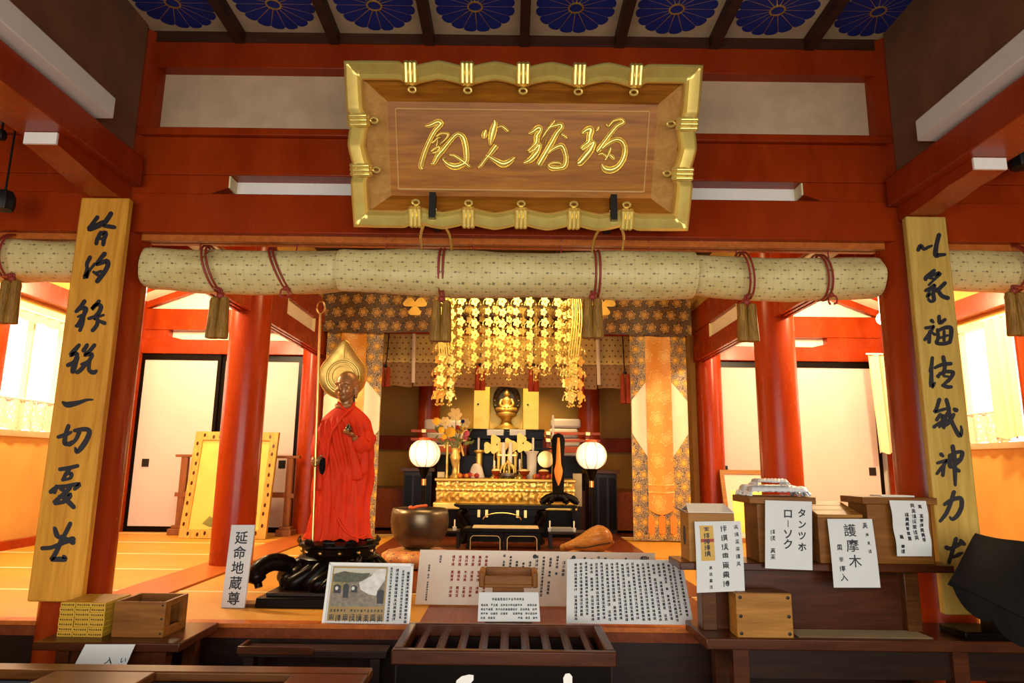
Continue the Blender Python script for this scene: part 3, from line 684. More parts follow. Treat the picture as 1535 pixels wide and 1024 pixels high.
C2 = [[[(200,85,6),(225,98,13),(280,88,10),(330,72,6),(362,70,4)]],
[[(175,275,8),(215,262,9),(245,248,6)],[(230,215,9),(215,260,9),(210,310,10),(235,310,8),(250,300,6)],[(265,240,8),(320,232,10),(345,245,10),(330,290,11),(300,335,11),(275,358,8),(268,335,5)],[(290,245,9),(270,290,8),(235,320,7)]],
[[(185,452,9),(230,445,9),(280,433,8)],[(235,450,9),(215,480,8),(200,510,8)],[(215,480,6),(245,475,8),(240,500,7),(205,510,6)],[(135,575,10),(170,550,9),(220,545,9),(290,533,9),(265,560,8)],[(165,545,8),(155,580,7)],[(190,560,8),(215,575,8)],[(240,555,8),(190,600,9),(155,630,8)],[(180,600,6),(240,590,9),(215,625,9),(160,640,8)],[(195,600,8),(230,630,10),(260,660,9)]],
[[(155,775,8),(165,810,11),(175,825,8)],[(240,750,9),(215,800,9),(195,840,8)],[(88,885,9),(140,880,9),(200,855,10),(250,835,12),(262,835,7)],[(195,820,9),(180,870,9),(150,930,10),(140,945,10),(180,945,11),(210,945,11),(205,930,8)],[(205,825,6),(255,852,12)]]]
C3 = [[[(85,120,9),(100,95,10),(120,115,8),(150,100,7)],[(150,105,5),(165,95,6)],[(210,30,10),(195,90,10),(190,150,12),(215,150,9),(245,148,7)]],
[[(180,245,9),(130,285,8),(130,300,7)],[(135,290,7),(180,270,8),(215,262,10),(180,300,6),(150,330,6)],[(155,290,6),(190,295,5)],[(130,365,8),(165,345,8),(185,330,6),(175,380,9),(180,420,9),(160,430,7),(145,415,6)],[(150,375,6),(140,400,8),(160,385,5)],[(245,320,9),(205,360,9),(190,370,6)],[(200,355,8),(225,395,9),(262,410,10)],[(170,340,6),(150,370,6)]],
[[(165,545,9),(175,555,7)],[(130,590,8),(165,585,8),(180,580,6),(155,620,8),(125,660,8)],[(155,610,8),(150,675,9)],[(165,615,5),(185,630,7)],[(210,520,8),(215,560,9),(245,540,8)],[(200,600,7),(205,650,8),(195,680,8),(240,685,9),(275,675,9)],[(200,610,7),(240,590,9),(280,590,10),(282,640,9),(275,675,8)],[(215,650,6),(260,635,6)],[(240,610,6),(240,670,6)]],
[[(170,770,8),(165,820,9),(160,850,10)],[(165,840,8),(165,940,11),(185,920,5)],[(185,830,7),(230,810,9),(280,805,9)],[(235,765,9),(245,820,9),(235,870,8)],[(200,880,7),(240,855,8),(290,855,9),(290,875,9),(265,910,8)],[(215,860,5),(205,885,7)],[(240,880,6),(275,885,5)],[(230,935,7),(260,945,9),(282,945,8)],[(265,905,8),(235,935,6)]]]
C4 = [[[(105,35,9),(90,85,8),(80,105,7),(130,90,7),(165,85,5)],[(145,35,8),(155,70,9),(165,130,9),(190,190,9),(220,240,10),(232,215,7),(228,185,4)],[(75,190,8),(110,165,7),(150,150,7)],[(110,120,8),(90,150,8)],[(95,140,6),(125,125,8),(120,165,8),(105,190,6)],[(150,110,6),(135,150,8),(130,195,7)],[(200,95,10),(190,90,8)],[(185,120,8),(160,165,8),(125,190,6)]],
[[(115,345,9),(125,355,7)],[(95,395,7),(130,385,8),(150,380,6),(120,420,8),(92,455,7)],[(130,410,8),(125,465,8)],[(165,350,8),(165,410,9),(175,420,6)],[(160,355,6),(200,335,8),(235,335,9),(225,375,9),(205,400,6)],[(175,385,5),(220,370,5)],[(180,300,9),(190,360,9),(193,440,9),(195,520,6)],[(205,430,7),(215,440,8)]],
[[(135,630,8),(175,605,9),(225,595,10),(232,640,10),(210,690,10),(180,715,8),(165,700,4)],[(188,560,9),(170,620,9),(145,680,9),(110,725,7)]],
[[(145,875,10),(175,880,9),(235,845,10)],[(200,825,9),(185,880,9),(160,960,8)],[(225,835,8),(245,855,9)],[(185,930,6),(215,915,9),(235,905,5)]]]
def plank(x0, x1, z0, z1, mat, label, groups, lean=0.0):
    yf, th = 3.0, 0.04
    t = thing('inscribed_plank', label, 'signboard', ((x0 + x1) / 2, yf + th / 2, z0))
    b = MB(); fn = lambda a, z, d: Vector((a + lean * (z - z0), yf + th - d, z))
    b.prism([(x0, z0), (x1, z0), (x1, z1), (x0, z1)], fn, 0, th)
    pl = part('plank', b, mat, t, bevel=0.007)
    pk = MB(); pk.box((x0 + x1)/2 - 0.03, (x0 + x1)/2 + 0.03, yf + th, 3.08, z1 - 0.12, z1 - 0.07); part('fixing_block', pk, M['iron'], t)
    for grp, (sx, cx, cy) in groups:
        for ch in grp:
            mb = MB()
            for i, st in enumerate(brush(ch, sx, sx, cx, cy, None, 1.3)):
                ink_stroke(mb, st, lambda u, v: (lambda p: (p.x, p.z))(atY(u, v, yf)), lambda a, z, d: Vector((a, yf - d, z)), -0.001, 0.0022 + 0.0003 * i)
            part('character', mb, M['ink'], pl)
plank(-2.036, -1.808, 0.108, 1.916, M['hinoki'], 'long pale plank with eight black brush characters on the left front column', [(C1, (3.655, 90, 300)), (C2, (3.658, 40, 580))])
plank(1.842, 2.030, 0.10, 1.873, M['hinoki_olive'], 'long olive tinted plank with black brush characters on the right front column', [(C3, (4.018, 1355, 345)), (C4, (3.79, 1380, 590))])

# ================================================================ rolled patterned cloths, cords and tassels
def roll(x0, x1, y, z, r, label, seed, flat=1.0, sag=0.008):
    n = int((x1 - x0) / 0.018); K = 36; rows = []
    for i in range(n + 1):
        t = i / n; x = lerp(x0, x1, t); row = []
        for j in range(K):
            a = 2*PI*j/K + PI/2
            w = noise.noise(Vector((x * 2.2 + seed, math.cos(a) * 1.3, math.sin(a) * 1.3 + seed))) * 0.26
            w += noise.noise(Vector((x * 7 + seed + (a * 0.9), a * 1.4, seed * 2))) * 0.08
            rr = r * (1 + w * 0.6) * (0.97 if i in (0, n) else 1.0)
            fl = 1 + 0.05 * math.sin(a * 2)
            zz = z + rr * math.sin(a) * fl - sag * math.sin(PI * t) - (0.010 if math.sin(a) < -0.6 else 0) * math.sin(PI * t)
            row.append(Vector((x, y - rr * flat * math.cos(a), zz)))
        rows.append(row)
    rows = [[lerp(p, sum(rows[0], Vector()) / K, 0.25) + Vector((0.004, 0, 0)) for p in rows[0]]] + rows + [[lerp(p, sum(rows[-1], Vector()) / K, 0.25) - Vector((0.004, 0, 0)) for p in rows[-1]]]
    mb = MB(); mb.rings(rows, 0, True, True, True, lambda i, j: (x0 + (x1 - x0) * i / n, j / K * 2 * PI * r))
    t = thing('cloth_roll', label, 'rolled blind', ((x0 + x1) / 2, y, z))
    part('cloth', mb, M['roll'], t, smooth=70)
    for q in range(max(2, int((x1 - x0) / 0.35))):
        hx = x0 + (x1 - x0) * (q + 0.5) / max(2, int((x1 - x0) / 0.35))
        hg = MB().tube([(hx, y, z + r * 0.9), (hx, y + 0.01, z + r + 0.02), (hx, y, 1.79)], 0.004, 6)
        part('hanging_cord', hg, M['cord'], t)
    return t
roll(-1.792, -0.835, 3.20, 1.625, 0.100, 'patterned beige cloth roll hanging left, between left column and middle roll', 1.3)
roll(-0.832, 0.872, 3.14, 1.612, 0.106, 'long middle patterned cloth roll hanging under the gold framed board', 5.1)
roll(0.880, 1.792, 3.20, 1.628, 0.098, 'patterned beige cloth roll hanging right, between middle roll and right column', 9.7)
roll(-3.78, -2.08, 3.20, 1.665, 0.100, 'patterned cloth roll outside the left front column', 13.9)
roll(2.08, 3.78, 3.20, 1.670, 0.098, 'patterned cloth roll outside the right front column', 17.2)
def tie(pts3, x, y, z, r, lean, label, name='cloth_tie'):
    mb = MB()
    for o in (-0.010, 0.010):
        loop = [Vector((x + o + lean * math.cos(a), y - (r + 0.012) * math.sin(a), z + (r + 0.012) * math.cos(a))) for a in [2*PI*j/28 for j in range(29)]]
        mb.tube(loop, 0.0055, 6)
    return mb
def tassel(u, v0, v1, x_roll, label, y=3.055, zr=1.62, lean=0.0, r=0.103, yr=3.17):
    top = atY(u, v0, y); bot = atY(u, v1, y); x = top.x
    t = thing('tassel', label, 'tassel', (x, y, bot.z))
    mb = tie(None, x_roll, yr, zr, r, lean, None)
    pts = spline([(x_roll - lean, yr - 0.06, zr - r - 0.006), (lerp(x_roll - lean, x, 0.6), y + 0.01, zr - r - 0.016), (x, y, top.z + 0.03), (x, y, top.z)], 5)
    mb.tube([p + Vector((0.006, 0, 0)) for p in pts], 0.005, 6); mb.tube([p - Vector((0.006, 0, 0)) for p in pts], 0.005, 6)
    part('cord', mb, M['cord'], t)
    part('knot', MB().ell((x, y, top.z + 0.005), 0.018, 0.016, 0.016, 12, 8), M['cord'], t)
    H = top.z - bot.z; w = 0.046
    for s_ in (-1, 1):
        sk = MB(); rows = []; cx = x + s_ * 0.023
        for i, (k, q) in enumerate(((0, .25), (.03, .62), (.12, .78), (.2, .74), (.6, .86), (.97, .98), (1, .94))):
            rows.append([Vector((cx + w * 0.60 * q * math.cos(2*PI*j/22) * (1 + 0.05 * (j % 2)), y + 0.030 * q * math.sin(2*PI*j/22) * (1 + 0.05 * (j % 2)), top.z - H * k)) for j in range(22)])
        sk.rings(rows); part('skirt', sk, M['tassel'], t)
    return t
tassel(330, 445, 507, atY(312, 405, 3.1).x, 'brown gold tassel on a red cord under the left cloth roll', lean=-0.035)
tassel(662, 450, 512, atY(661, 410, 3.05).x, 'brown gold tassel under the middle roll, left of the golden hanging ornament', y=3.03, yr=3.14, zr=1.61)
tassel(888, 447, 507, atY(896, 410, 3.05).x, 'brown gold tassel under the middle roll, right of the golden hanging ornament', y=3.03, yr=3.14, zr=1.61)
tassel(1119, 455, 512, atY(1122, 415, 3.1).x, 'brown gold tassel on a red cord under the right cloth roll', lean=-0.015)
tassel(18, 420, 485, atY(4, 395, 3.1).x, 'brown gold tassel at the far left edge of the picture', y=3.05, zr=1.665)
tassel(1520, 438, 503, atY(1534, 405, 3.1).x, 'brown gold tassel at the far right edge of the picture', y=3.05, zr=1.67)
for u, ln, lb in ((412, -0.05, 'red cord tied slantwise round the left cloth roll'), (1243, -0.012, 'red cord tied round the right cloth roll near the right column')):
    x = atY(u, 408, 3.1).x
    mb = tie(None, x, 3.20, 1.625, 0.100, ln, None)
    kx = Vector((x - ln, 3.12, 1.625 - 0.108))
    for s_ in (-1, 1): mb.tube(spline([kx, kx + Vector((s_*0.016, -0.01, -0.01)), kx + Vector((s_*0.020, -0.01, -0.035)), kx + Vector((s_*0.008, 0, -0.045))], 4), 0.005, 6)
    mb.ell(kx, 0.014, 0.012, 0.012, 10, 6)
    solo('cloth_tie', mb, M['cord'], lb, 'cord')
sb = MB(); p = atY(315, 392, 3.1); sb.tube(spline([p + Vector((.02, -.02, .045)), p + Vector((0.01, -.05, .03)), p + Vector((-.012, -.06, -.005))], 6), 0.006, 8, 0, 0.4)
solo('strap', sb, M['brass'], 'pale strap end sticking out over the left cloth roll', 'strap')
# ================================================================ altar hangings
def cloth_uv(x0, z0, k=1.0): return lambda a, c: None
vz0, vz1, vy = 1.985, 2.42, 6.56
val = thing('brocade_valance', 'dark brocade valance with golden flower medallions across the altar front', 'curtain', (-0.05, vy, vz0))
vb = MB(); vx0, vx1 = -1.885, 1.785
vb.sheet(lambda a, c: Vector((lerp(vx0, vx1, a), vy + 0.012 * math.sin(a * 40), lerp(vz0, vz1, c) - 0.006 * math.sin(a * 13) * (1 - c))), 90, 4, 0.006, 0, lambda a, c: (a * (vx1 - vx0), c * (vz1 - vz0)))
part('cloth', vb, M['brocade'], val)
for u in (622, 905):
    cr = MB(); c = atY(u, 458, vy - 0.02)
    for k in range(3):
        a = PI/2 + PI + 2*PI*k/3
        px, pz = 0.064*math.cos(a), 0.058*math.sin(a)
        poly = []
        for e in range(24):
            t = 2*PI*e/24; r = 0.054 * (1 - 0.14*math.cos(3*(t - a)))
            poly.append((c.x + px + r*math.cos(t)*1.12, c.z + pz + r*math.sin(t)*0.86))
        cr.prism(poly, lambda p, q, d: Vector((p, vy - 0.016 - d, q)), 0, 0.005 + 0.0006 * k)
    part('crest', cr, M['gold_paint'], val)
for nm, xa, xb, lb in (('brocade_banner', -1.845, -1.285, 'long brocade banner with an orange centre strip behind the red robed statue'), ('brocade_banner', 1.178, 1.735, 'long brocade banner with an orange centre strip hanging right of the altar')):
    w = xb - xa; y0 = 6.62; t = thing(nm, lb, 'banner', ((xa + xb)/2, y0, 0.0), None)
    fold = lambda x: 0.012 * math.sin((x - xa) * 26)
    bb = MB(); bb.sheet(lambda a, c: Vector((xa + w * a, y0 + fold(xa + w*a), lerp(0.012, 2.02, c))), 30, 6, 0.006, 0, lambda a, c: (a * w, c * 2.0)); part('cloth', bb, M['brocade_light'], t)
    s0, s1 = xa + w*0.26, xa + w*0.71
    st = MB(); st.sheet(lambda a, c: Vector((lerp(s0, s1, a), y0 - 0.014 + fold(lerp(s0, s1, a)), lerp(0.30 - 0.05 * math.sin(PI*a), 1.98, c))), 24, 20, 0.005, 0, lambda a, c: (a * (s1 - s0), c * 1.7)); part('centre_strip', st, M['brocade_orange'], t)
    bd_ = MB()
    for z in (0.46, 0.53): bd_.sheet(lambda a, c: Vector((lerp(s0, s1, a), y0 - 0.019 + fold(lerp(s0, s1, a)), z + 0.012 * c - 0.01*math.sin(PI*a))), 24, 1, 0.003)
    part('braid', bd_, M['gold_paint'], t)
    for (p0, p1, sgn) in ((xa + 0.004, s0, 1), (s1, xb - 0.004, -1)):
        wv = MB()
        def sf(a, c, p0=p0, p1=p1, sgn=sgn):
            x = lerp(p0, p1, a); k = a if sgn > 0 else 1 - a
            lo = lerp(1.02, 0.80, k); hi = lerp(1.34, 1.52, k)
            return Vector((x, y0 - 0.010 + fold(x), lerp(lo, hi, c)))
        wv.sheet(sf, 10, 8, 0.004); part('ivory_corner', wv, M['brocade_white'], t)
    for q in range(3):
        tb = MB(); x = xa + w * (0.30 + 0.19 * q)
        tb.sheet(lambda a, c: Vector((x - 0.03 + 0.06*a, y0 - 0.012 + fold(x), 0.09 + 0.14*c + 0.02*math.cos(PI*(a - .5))*(1 if c > .5 else -1))), 6, 4, 0.004); part('tab', tb, M['orange_cloth'], t)

# inner noren
nt = thing('inner_curtain', 'dotted tan half curtain hanging inside the altar behind the golden ornament', 'curtain', (-0.05, 7.25, 1.5))
rd = MB().cyl((-1.90, 7.22, 2.115), (1.90, 7.22, 2.115), 0.02, 12); part('rod', rd, M['red'], nt)
NS = [-1.40, -1.07, -0.32, 0.22, 0.93, 1.30]
for a, b in zip(NS, NS[1:]):
    if b - a < 0.4: pass
    lo = MB(); lo.sheet(lambda p, c: Vector((lerp(a + .008, b - .008, p), 7.25 + 0.012*math.sin(p*9) * (1 - c), lerp(1.525 + 0.008*math.sin(p*5), 2.10, c))), 14, 6, 0.004, 0, lambda p, c: (a + p * (b - a), c * 0.58)); part('long_panel', lo, M['noren_low'], nt)
    hi = MB(); hi.sheet(lambda p, c: Vector((lerp(a + .004, b - .004, p), 7.232 + 0.010*math.sin(p*9) * (1 - c), lerp(1.775 + 0.012 * abs(math.sin(p*(b - a)*42)), 2.105, c))), 40, 5, 0.004, 0, lambda p, c: (a + p * (b - a), c * 0.33)); part('short_panel', hi, M['noren'], nt)
for x in NS[1:-1]:
    rb = MB()
    rb.sheet(lambda p, c: Vector((x - .018 + .036*p + 0.012*(1 - c), 7.212 - .004*math.sin(p*PI), lerp(1.56, 2.10, c))), 3, 8, 0.003); part('ribbon', rb, M['brocade_white'], nt)
for u, v0, v1, lb in ((720, 548, 585, 'red tassel hanging left of the bronze Buddha'), (800, 548, 587, 'red tassel hanging right of the bronze Buddha'), (658, 552, 588, 'red tassel at the left end of the golden ornament'), (868, 552, 592, 'red tassel at the right end of the golden ornament'), (578, 550, 580, 'red tassel beside the left brocade banner'), (937, 560, 605, 'red tassel beside the right brocade banner')):
    p0 = atY(u, v0, 7.1); p1 = atY(u, v1, 7.1); H = p0.z - p1.z
    t = thing('red_tassel', lb, 'tassel', tuple(p1), 'red tassels inside the altar')
    cd = MB().tube([(p0.x, 7.215, 2.10), (p0.x, 7.15, p0.z + 0.10), p0], 0.006, 6); cd.ell(p0 + Vector((0, 0, 0.01)), 0.02, 0.02, 0.02, 10, 6); part('cord', cd, M['iron'], t)
    for s_ in (-1, 1):
        sk = MB().lathe([(0.012, 0), (0.024, -0.03*H/.2), (0.024, -H*0.5), (0.030, -H)], p0 + Vector((s_*0.028, 0, 0)), 14); part('skirt', sk, M['tassel_red'], t)

# ================================================================ altar room
struct('dado_rail', MB().box(-1.88, 1.88, 8.82, 8.91, 0.88, 1.06), M['red'], 'red brown rail on the back wall of the altar')
struct('altar_platform', MB().box(-1.86, 1.86, 7.75, 8.88, 0.0, 0.42), M['floorwood'], 'raised boards at the back of the altar')
for u in (644, 882):
    x = atY(u, 600, 8.5).x
    struct('column', MB().lathe([(0.14, 0.0), (0.14, 2.72)], (x, 8.5, 0), 28), M['red'], 'dark red column at the back of the altar, %s the Buddha' % ('left of' if u < 700 else 'right of'))
# shrine with the seated bronze figure
sh = thing('shrine_cabinet', 'open gold lined shrine cabinet behind the bronze Buddha', 'shrine', (-0.055, 8.0, 1.10))
X0, X1, Z0, Z1 = -0.255, 0.140, 1.11, 1.66
cb = MB().box(X0 - .02, X1 + .02, 8.28, 8.31, Z0, Z1 + .02).box(X0 - .02, X0, 7.95, 8.28, Z0, Z1 + .02).box(X1, X1 + .02, 7.95, 8.28, Z0, Z1 + .02).box(X0 - .02, X1 + .02, 7.95, 8.31, Z1, Z1 + .03); part('body', cb, M['gold_paint'], sh)
for (xa, xb) in ((X0 - .185, X0 - .005), (X1 + .005, X1 + .185)):
    d = MB().box(xa, xb, 7.925, 7.945, Z0, Z1); part('door', d, M['gold_paint'], sh, bevel=.003)
    k = MB().lathe([(0.012, 0), (0.012, 0.01)], ((xa + xb)/2 - .04, 7.925, 1.40), 12, 0, (0, -1, 0)); part('door_knob', k, M['iron'], sh)
part('base_board', MB().box(X0 - .25, X1 + .25, 7.85, 8.35, Z0 - .035, Z0), M['black'], sh, bevel=.004)
bu = thing('buddha_figure', 'small seated bronze Buddha with an oval halo inside the golden shrine', 'statue', (-0.055, 8.06, Z0))
C = Vector((-0.055, 8.06, 0))
ped = MB().lathe([(0.155, Z0), (0.15, Z0 + .02), (0.11, Z0 + .035), (0.075, Z0 + .06), (0.055, Z0 + .11), (0.07, Z0 + .14), (0.115, Z0 + .165), (0.12, Z0 + .19), (0.10, Z0 + .21)], C, 28); part('lotus_pedestal', ped, M['gold_dull'], bu)
hl = MB(); hz = Z0 + .35
for k, (r, dz) in enumerate(((0.155, .012), (0.132, .016), (0.108, .012))):
    hl.tube([C + Vector((r*math.cos(2*PI*j/36), .075, hz + 1.32*r*math.sin(2*PI*j/36))) for j in range(37)], dz, 8)
hl.prism([(0.15*math.cos(2*PI*j/36), 0.198*math.sin(2*PI*j/36)) for j in range(36)], lambda a, b, d: C + Vector((a, .085 + d, hz + b)), 0, 0.012)
for j in range(20): hl.ell(C + Vector((0.143*math.cos(2*PI*j/20), .062, hz + .19*math.sin(2*PI*j/20))), .014, .012, .014, 8, 5)
part('halo', hl, M['bronze'], bu)
bf = MB(); zb = Z0 + .21
bf.lathe([(0.02, 0.0), (0.088, 0.0), (0.10, .022), (0.088, .05), (0.055, .075), (0.050, .105), (0.060, .135), (0.056, .16), (0.026, .176), (0.020, .19), (0.022, .195)], C + Vector((0, 0, zb)), 24, 0, None, 0.72)
bf.ell(C + Vector((0, -.004, zb + .222)), .032, .034, .040, 16, 12); bf.ell(C + Vector((0, 0, zb + .262)), .016, .016, .016, 10, 6)
for s_ in (-1, 1):
    bf.tube(spline([C + Vector((s_*.056, 0, zb + .152)), C + Vector((s_*.078, -.02, zb + .10)), C + Vector((s_*.055, -.06, zb + .062)), C + Vector((s_*.012, -.075, zb + .055))], 5), [.02]*3 + [.018]*10 + [.012]*3, 8)
    bf.tube(spline([C + Vector((s_*.03, 0, zb + .03)), C + Vector((s_*.105, -.035, zb + .028)), C + Vector((s_*.05, -.078, zb + .025)), C + Vector((-s_*.02, -.075, zb + .022))], 5), [.03]*4 + [.028]*8 + [.018]*4, 8)
    bf.ell(C + Vector((s_*.033, .003, zb + .218)), .006, .008, .018, 8, 5)
bo = part('body', bf, M['gold_dull'], bu, smooth=70)
fc = MB()
for s_ in (-1, 1): fc.ell(C + Vector((s_*.012, -.033, zb + .226)), .008, .003, .003, 8, 5)
fc.ell(C + Vector((0, -.037, zb + .216)), .004, .005, .009, 8, 5).ell(C + Vector((0, -.034, zb + .204)), .009, .004, .003, 8, 5)
part('face', fc, M['gold_dull'], bu)

# black stepped stand below the shrine
stp = thing('altar_stand', 'black lacquer stepped stand under the golden shrine', 'stand', (-0.05, 7.7, 0.0))
part('top_step', MB().box(-0.47, 0.37, 7.55, 8.30, 0.98, 1.072), M['black'], stp, bevel=.005)
part('body', MB().box(-0.46, 0.36, 7.62, 8.25, 0.42, 0.98), M['black'], stp, bevel=.005)
part('lower_step', MB().box(-0.79, 0.77, 7.35, 7.62, 0.58, 0.80), M['black'], stp, bevel=.005)
part('foot', MB().box(-0.77, 0.75, 7.38, 7.62, 0.0, 0.58), M['darkwood'], stp)
for k, (ua, ub) in enumerate(((730, 755), (764, 788))):
    a = atY(ua, 648, 7.54); b = atY(ub, 648, 7.54)
    solo('white_card', MB().box(a.x, b.x, 7.53, 7.547, a.z - .035, a.z + .03), M['wax'], 'white card on the black step below the Buddha, %s one' % ('left' if k == 0 else 'right'), 'card', bevel=.004)
# gold altar table
ga = thing('altar_table', 'long golden carved altar table in front of the shrine', 'altar', (-0.05, 7.05, 0.0))
gx0, gx1 = -0.735, 0.640
part('foot_moulding', MB().box(gx0 - .03, gx1 + .03, 6.86, 7.28, 0.26, 0.33), M['gold'], ga, bevel=.012)
part('base', MB().box(gx0 + .02, gx1 - .02, 6.90, 7.24, 0.0, 0.26), M['black'], ga)
wb = MB()
def carved(z0, z1, amp, ph): 
    return lambda a, c: Vector((lerp(gx0, gx1, a), 6.885 - amp * abs(math.sin(a * 44 + ph + 2.5*math.sin(c*PI))) * math.sin(c * PI) - amp*.5*math.sin(a*117)*math.sin(c*PI), lerp(z0, z1, c)))
wb.sheet(carved(0.33, 0.44, 0.022, 0), 160, 8, 0.02); part('carved_panel', wb, M['gold_dull'], ga, smooth=60)
part('waist_moulding', MB().box(gx0 - .01, gx1 + .01, 6.87, 7.26, 0.44, 0.47), M['gold'], ga, bevel=.008)
wb = MB(); wb.sheet(carved(0.47, 0.535, 0.016, 1), 160, 6, 0.02); part('carved_frieze', wb, M['gold'], ga, smooth=60)
part('core', MB().box(gx0 + .005, gx1 - .005, 6.90, 7.24, 0.33, 0.535), M['gold_dull'], ga)
part('table_top', MB().box(gx0 - .02, gx1 + .02, 6.855, 7.28, 0.535, 0.565), M['gold_dull'], ga, bevel=.008)
for k in range(26):
    x = gx0 + .03 + (gx1 - gx0 - .06) * k / 25
    if k % 1 == 0: part('boss', MB().ell((x, 6.862, 0.455), .016, .012, .012, 10, 6), M['gold'], ga)
TOPZ = 0.565
for s_, lb, xa, xb in ((-1, 'tall pale gold board standing left of the golden altar table', -0.775, -0.70), (1, 'tall pale gold board standing right of the golden altar table', 0.665, 0.76)):
    solo('side_board', MB().box(xa, xb, 7.30, 7.33, 0.28, 0.62), M['white_warm'], lb, 'board', bevel=.003)
for s_, nm in ((-1, 'left'), (1, 'right')):
    xa, xb = sorted((s_*0.84, s_*1.14)); t = thing('side_cabinet', 'dark side cabinet at the %s end of the golden altar' % nm, 'cabinet', ((xa + xb)/2, 7.5, 0))
    part('body', MB().box(xa, xb, 7.36, 7.74, 0.0, 0.62), M['darkwood'], t, bevel=.004); part('cabinet_top', MB().box(xa - .03, xb + .03, 7.33, 7.76, 0.62, 0.66), M['counter'], t, bevel=.004)
    for k in range(3): part('door', MB().box(xa + .012 + k*(xb - xa)/3, xa - .012 + (k + 1)*(xb - xa)/3, 7.35, 7.36, .04, .58), M['black'], t)
    # red lacquered rack with three bars behind the lantern
    ctr = -0.82 if s_ < 0 else 0.66
    L0, L1 = ((-1.15, -0.49) if s_ < 0 else (0.39, 1.03))
    zs = (1.075, 0.98, 0.87) if s_ < 0 else (1.065, 0.985, 0.88)
    r = thing('lacquer_rack', 'vermilion rack with three horizontal bars behind the %s lantern' % nm, 'rack', ((L0 + L1)/2, 7.84, 0.42))
    for k, z in enumerate(zs):
        part('bar', MB().box(L0 if k < 2 else L0 + .05, L1 if k < 2 else L1 - .05, 7.815, 7.845, z - (.017 if k < 2 else .035), z + (.017 if k < 2 else .035)), M['orange_red'], r, bevel=.004)
    for x in ((-1.0, -0.53) if s_ < 0 else (0.43, 0.885)):
        part('post', MB().box(x - .02, x + .02, 7.847, 7.885, 0.42, zs[0] + .03), M['orange_red'], r)
        for z in zs[:2]: part('joint', MB().box(x - .028, x + .028, 7.80, 7.89, z - .022, z + .022), M['brass'], r, bevel=.004)
    # folded white cloths stacked behind the rack
    fx0, fx1 = ((-1.02, -0.555) if s_ < 0 else (0.455, 0.82))
    for k in range(3 if s_ < 0 else 4):
        zz = 0.79 + k * (0.145 if s_ < 0 else 0.115); hh = (0.14 if s_ < 0 else 0.11)
        fm = MB(); x0_, x1_ = fx0 + 0.02*(k % 2), fx1 - 0.03*((k + 1) % 2)
        fm.box(x0_, x1_, 7.94, 8.25, zz, zz + hh)
        solo('folded_cloth', fm, M['paper_cream'], 'folded pale cloth on the %s stack behind the red rack, %s' % (nm, ('lowest', 'second from the bottom', 'third from the bottom', 'topmost')[k] if s_ > 0 else ('lowest', 'middle one', 'topmost')[k]), 'cloth', 'folded cloths beside the shrine', bevel=.03, bseg=3)
    sh_ = MB().box(fx0 - .06, fx1 + .06, 7.92, 8.27, 0.76, 0.79); 
    tt = thing('side_shelf', 'dark shelf carrying the %s stack of folded cloths' % nm, 'shelf', ((fx0 + fx1)/2, 8.1, 0.42)); part('board', sh_, M['darkwood'], tt)
    for x in (fx0 - .03, fx1 + .03): part('leg', MB().box(x - .02, x + .02, 7.98, 8.22, 0.42, 0.76), M['darkwood'], tt)
    # paper globe lantern on a slender black stand
    lx = -0.83 if s_ < 0 else 0.78; lz = 0.80; ly = 6.6
    l = thing('standing_lantern', 'glowing white paper globe lantern on a black stand, %s of the altar' % nm, 'lantern', (lx, ly, 0.0), 'globe lanterns beside the altar')
    part('foot', MB().lathe([(0.13, 0.0), (0.13, 0.015), (0.10, 0.035), (0.05, 0.05), (0.022, 0.07)], (lx, ly, 0), 24), M['black'], l)
    part('pole', MB().cyl((lx, ly, 0.06), (lx, ly, 0.60), 0.019, 14), M['black'], l)
    part('ferrule', MB().cyl((lx, ly, 0.50), (lx, ly, 0.56), 0.023, 14), M['brass'], l)
    part('holder', MB().lathe([(0.02, .57), (0.035, .60), (0.05, .645), (0.065, .672), (0.05, .676)], (lx, ly, 0), 20), M['black'], l)
    gl = MB(); n = 64
    gl.rings([[Vector((lx + R_*math.cos(2*PI*j/n)*(1 - .014*abs(math.cos(4*2*PI*j/n))**8), ly + R_*math.sin(2*PI*j/n)*(1 - .014*abs(math.cos(4*2*PI*j/n))**8), z)) for j in range(n)] for R_, z in [(.148*math.cos(a)**.85 if abs(a) < 1.2 else .055, lz + .135*math.sin(a)) for a in [(-1.2 + 2.4*i/20) for i in range(21)]]])
    g_ = part('paper_globe', gl, M['lantern'], l, smooth=80)
    for j in range(8):
        a0 = 2*PI*(j + .35)/8; rb = MB()
        rb.tube([Vector((lx + (.151*math.cos(a)**.85)*math.cos(a0), ly + (.151*math.cos(a)**.85)*math.sin(a0), lz + .136*math.sin(a))) for a in [(-1.15 + 2.3*i/14) for i in range(15)]], .0028, 6); part('rib', rb, M['brass'], g_)
    part('top_ring', MB().lathe([(0.05, lz + .125), (0.058, lz + .128), (0.055, lz + .15), (0.03, lz + .155)], (lx, ly, 0), 20), M['orange_red'], l)
    o = lamp('lantern_glow', 'POINT', (lx, ly - 0.25, lz), 4, (1.0, 0.70, 0.35), size=0.12)

# ================================================================ things on the golden altar table
AY = 7.06
def onalt(u, v, y=AY): p = atY(u, v, y); return p
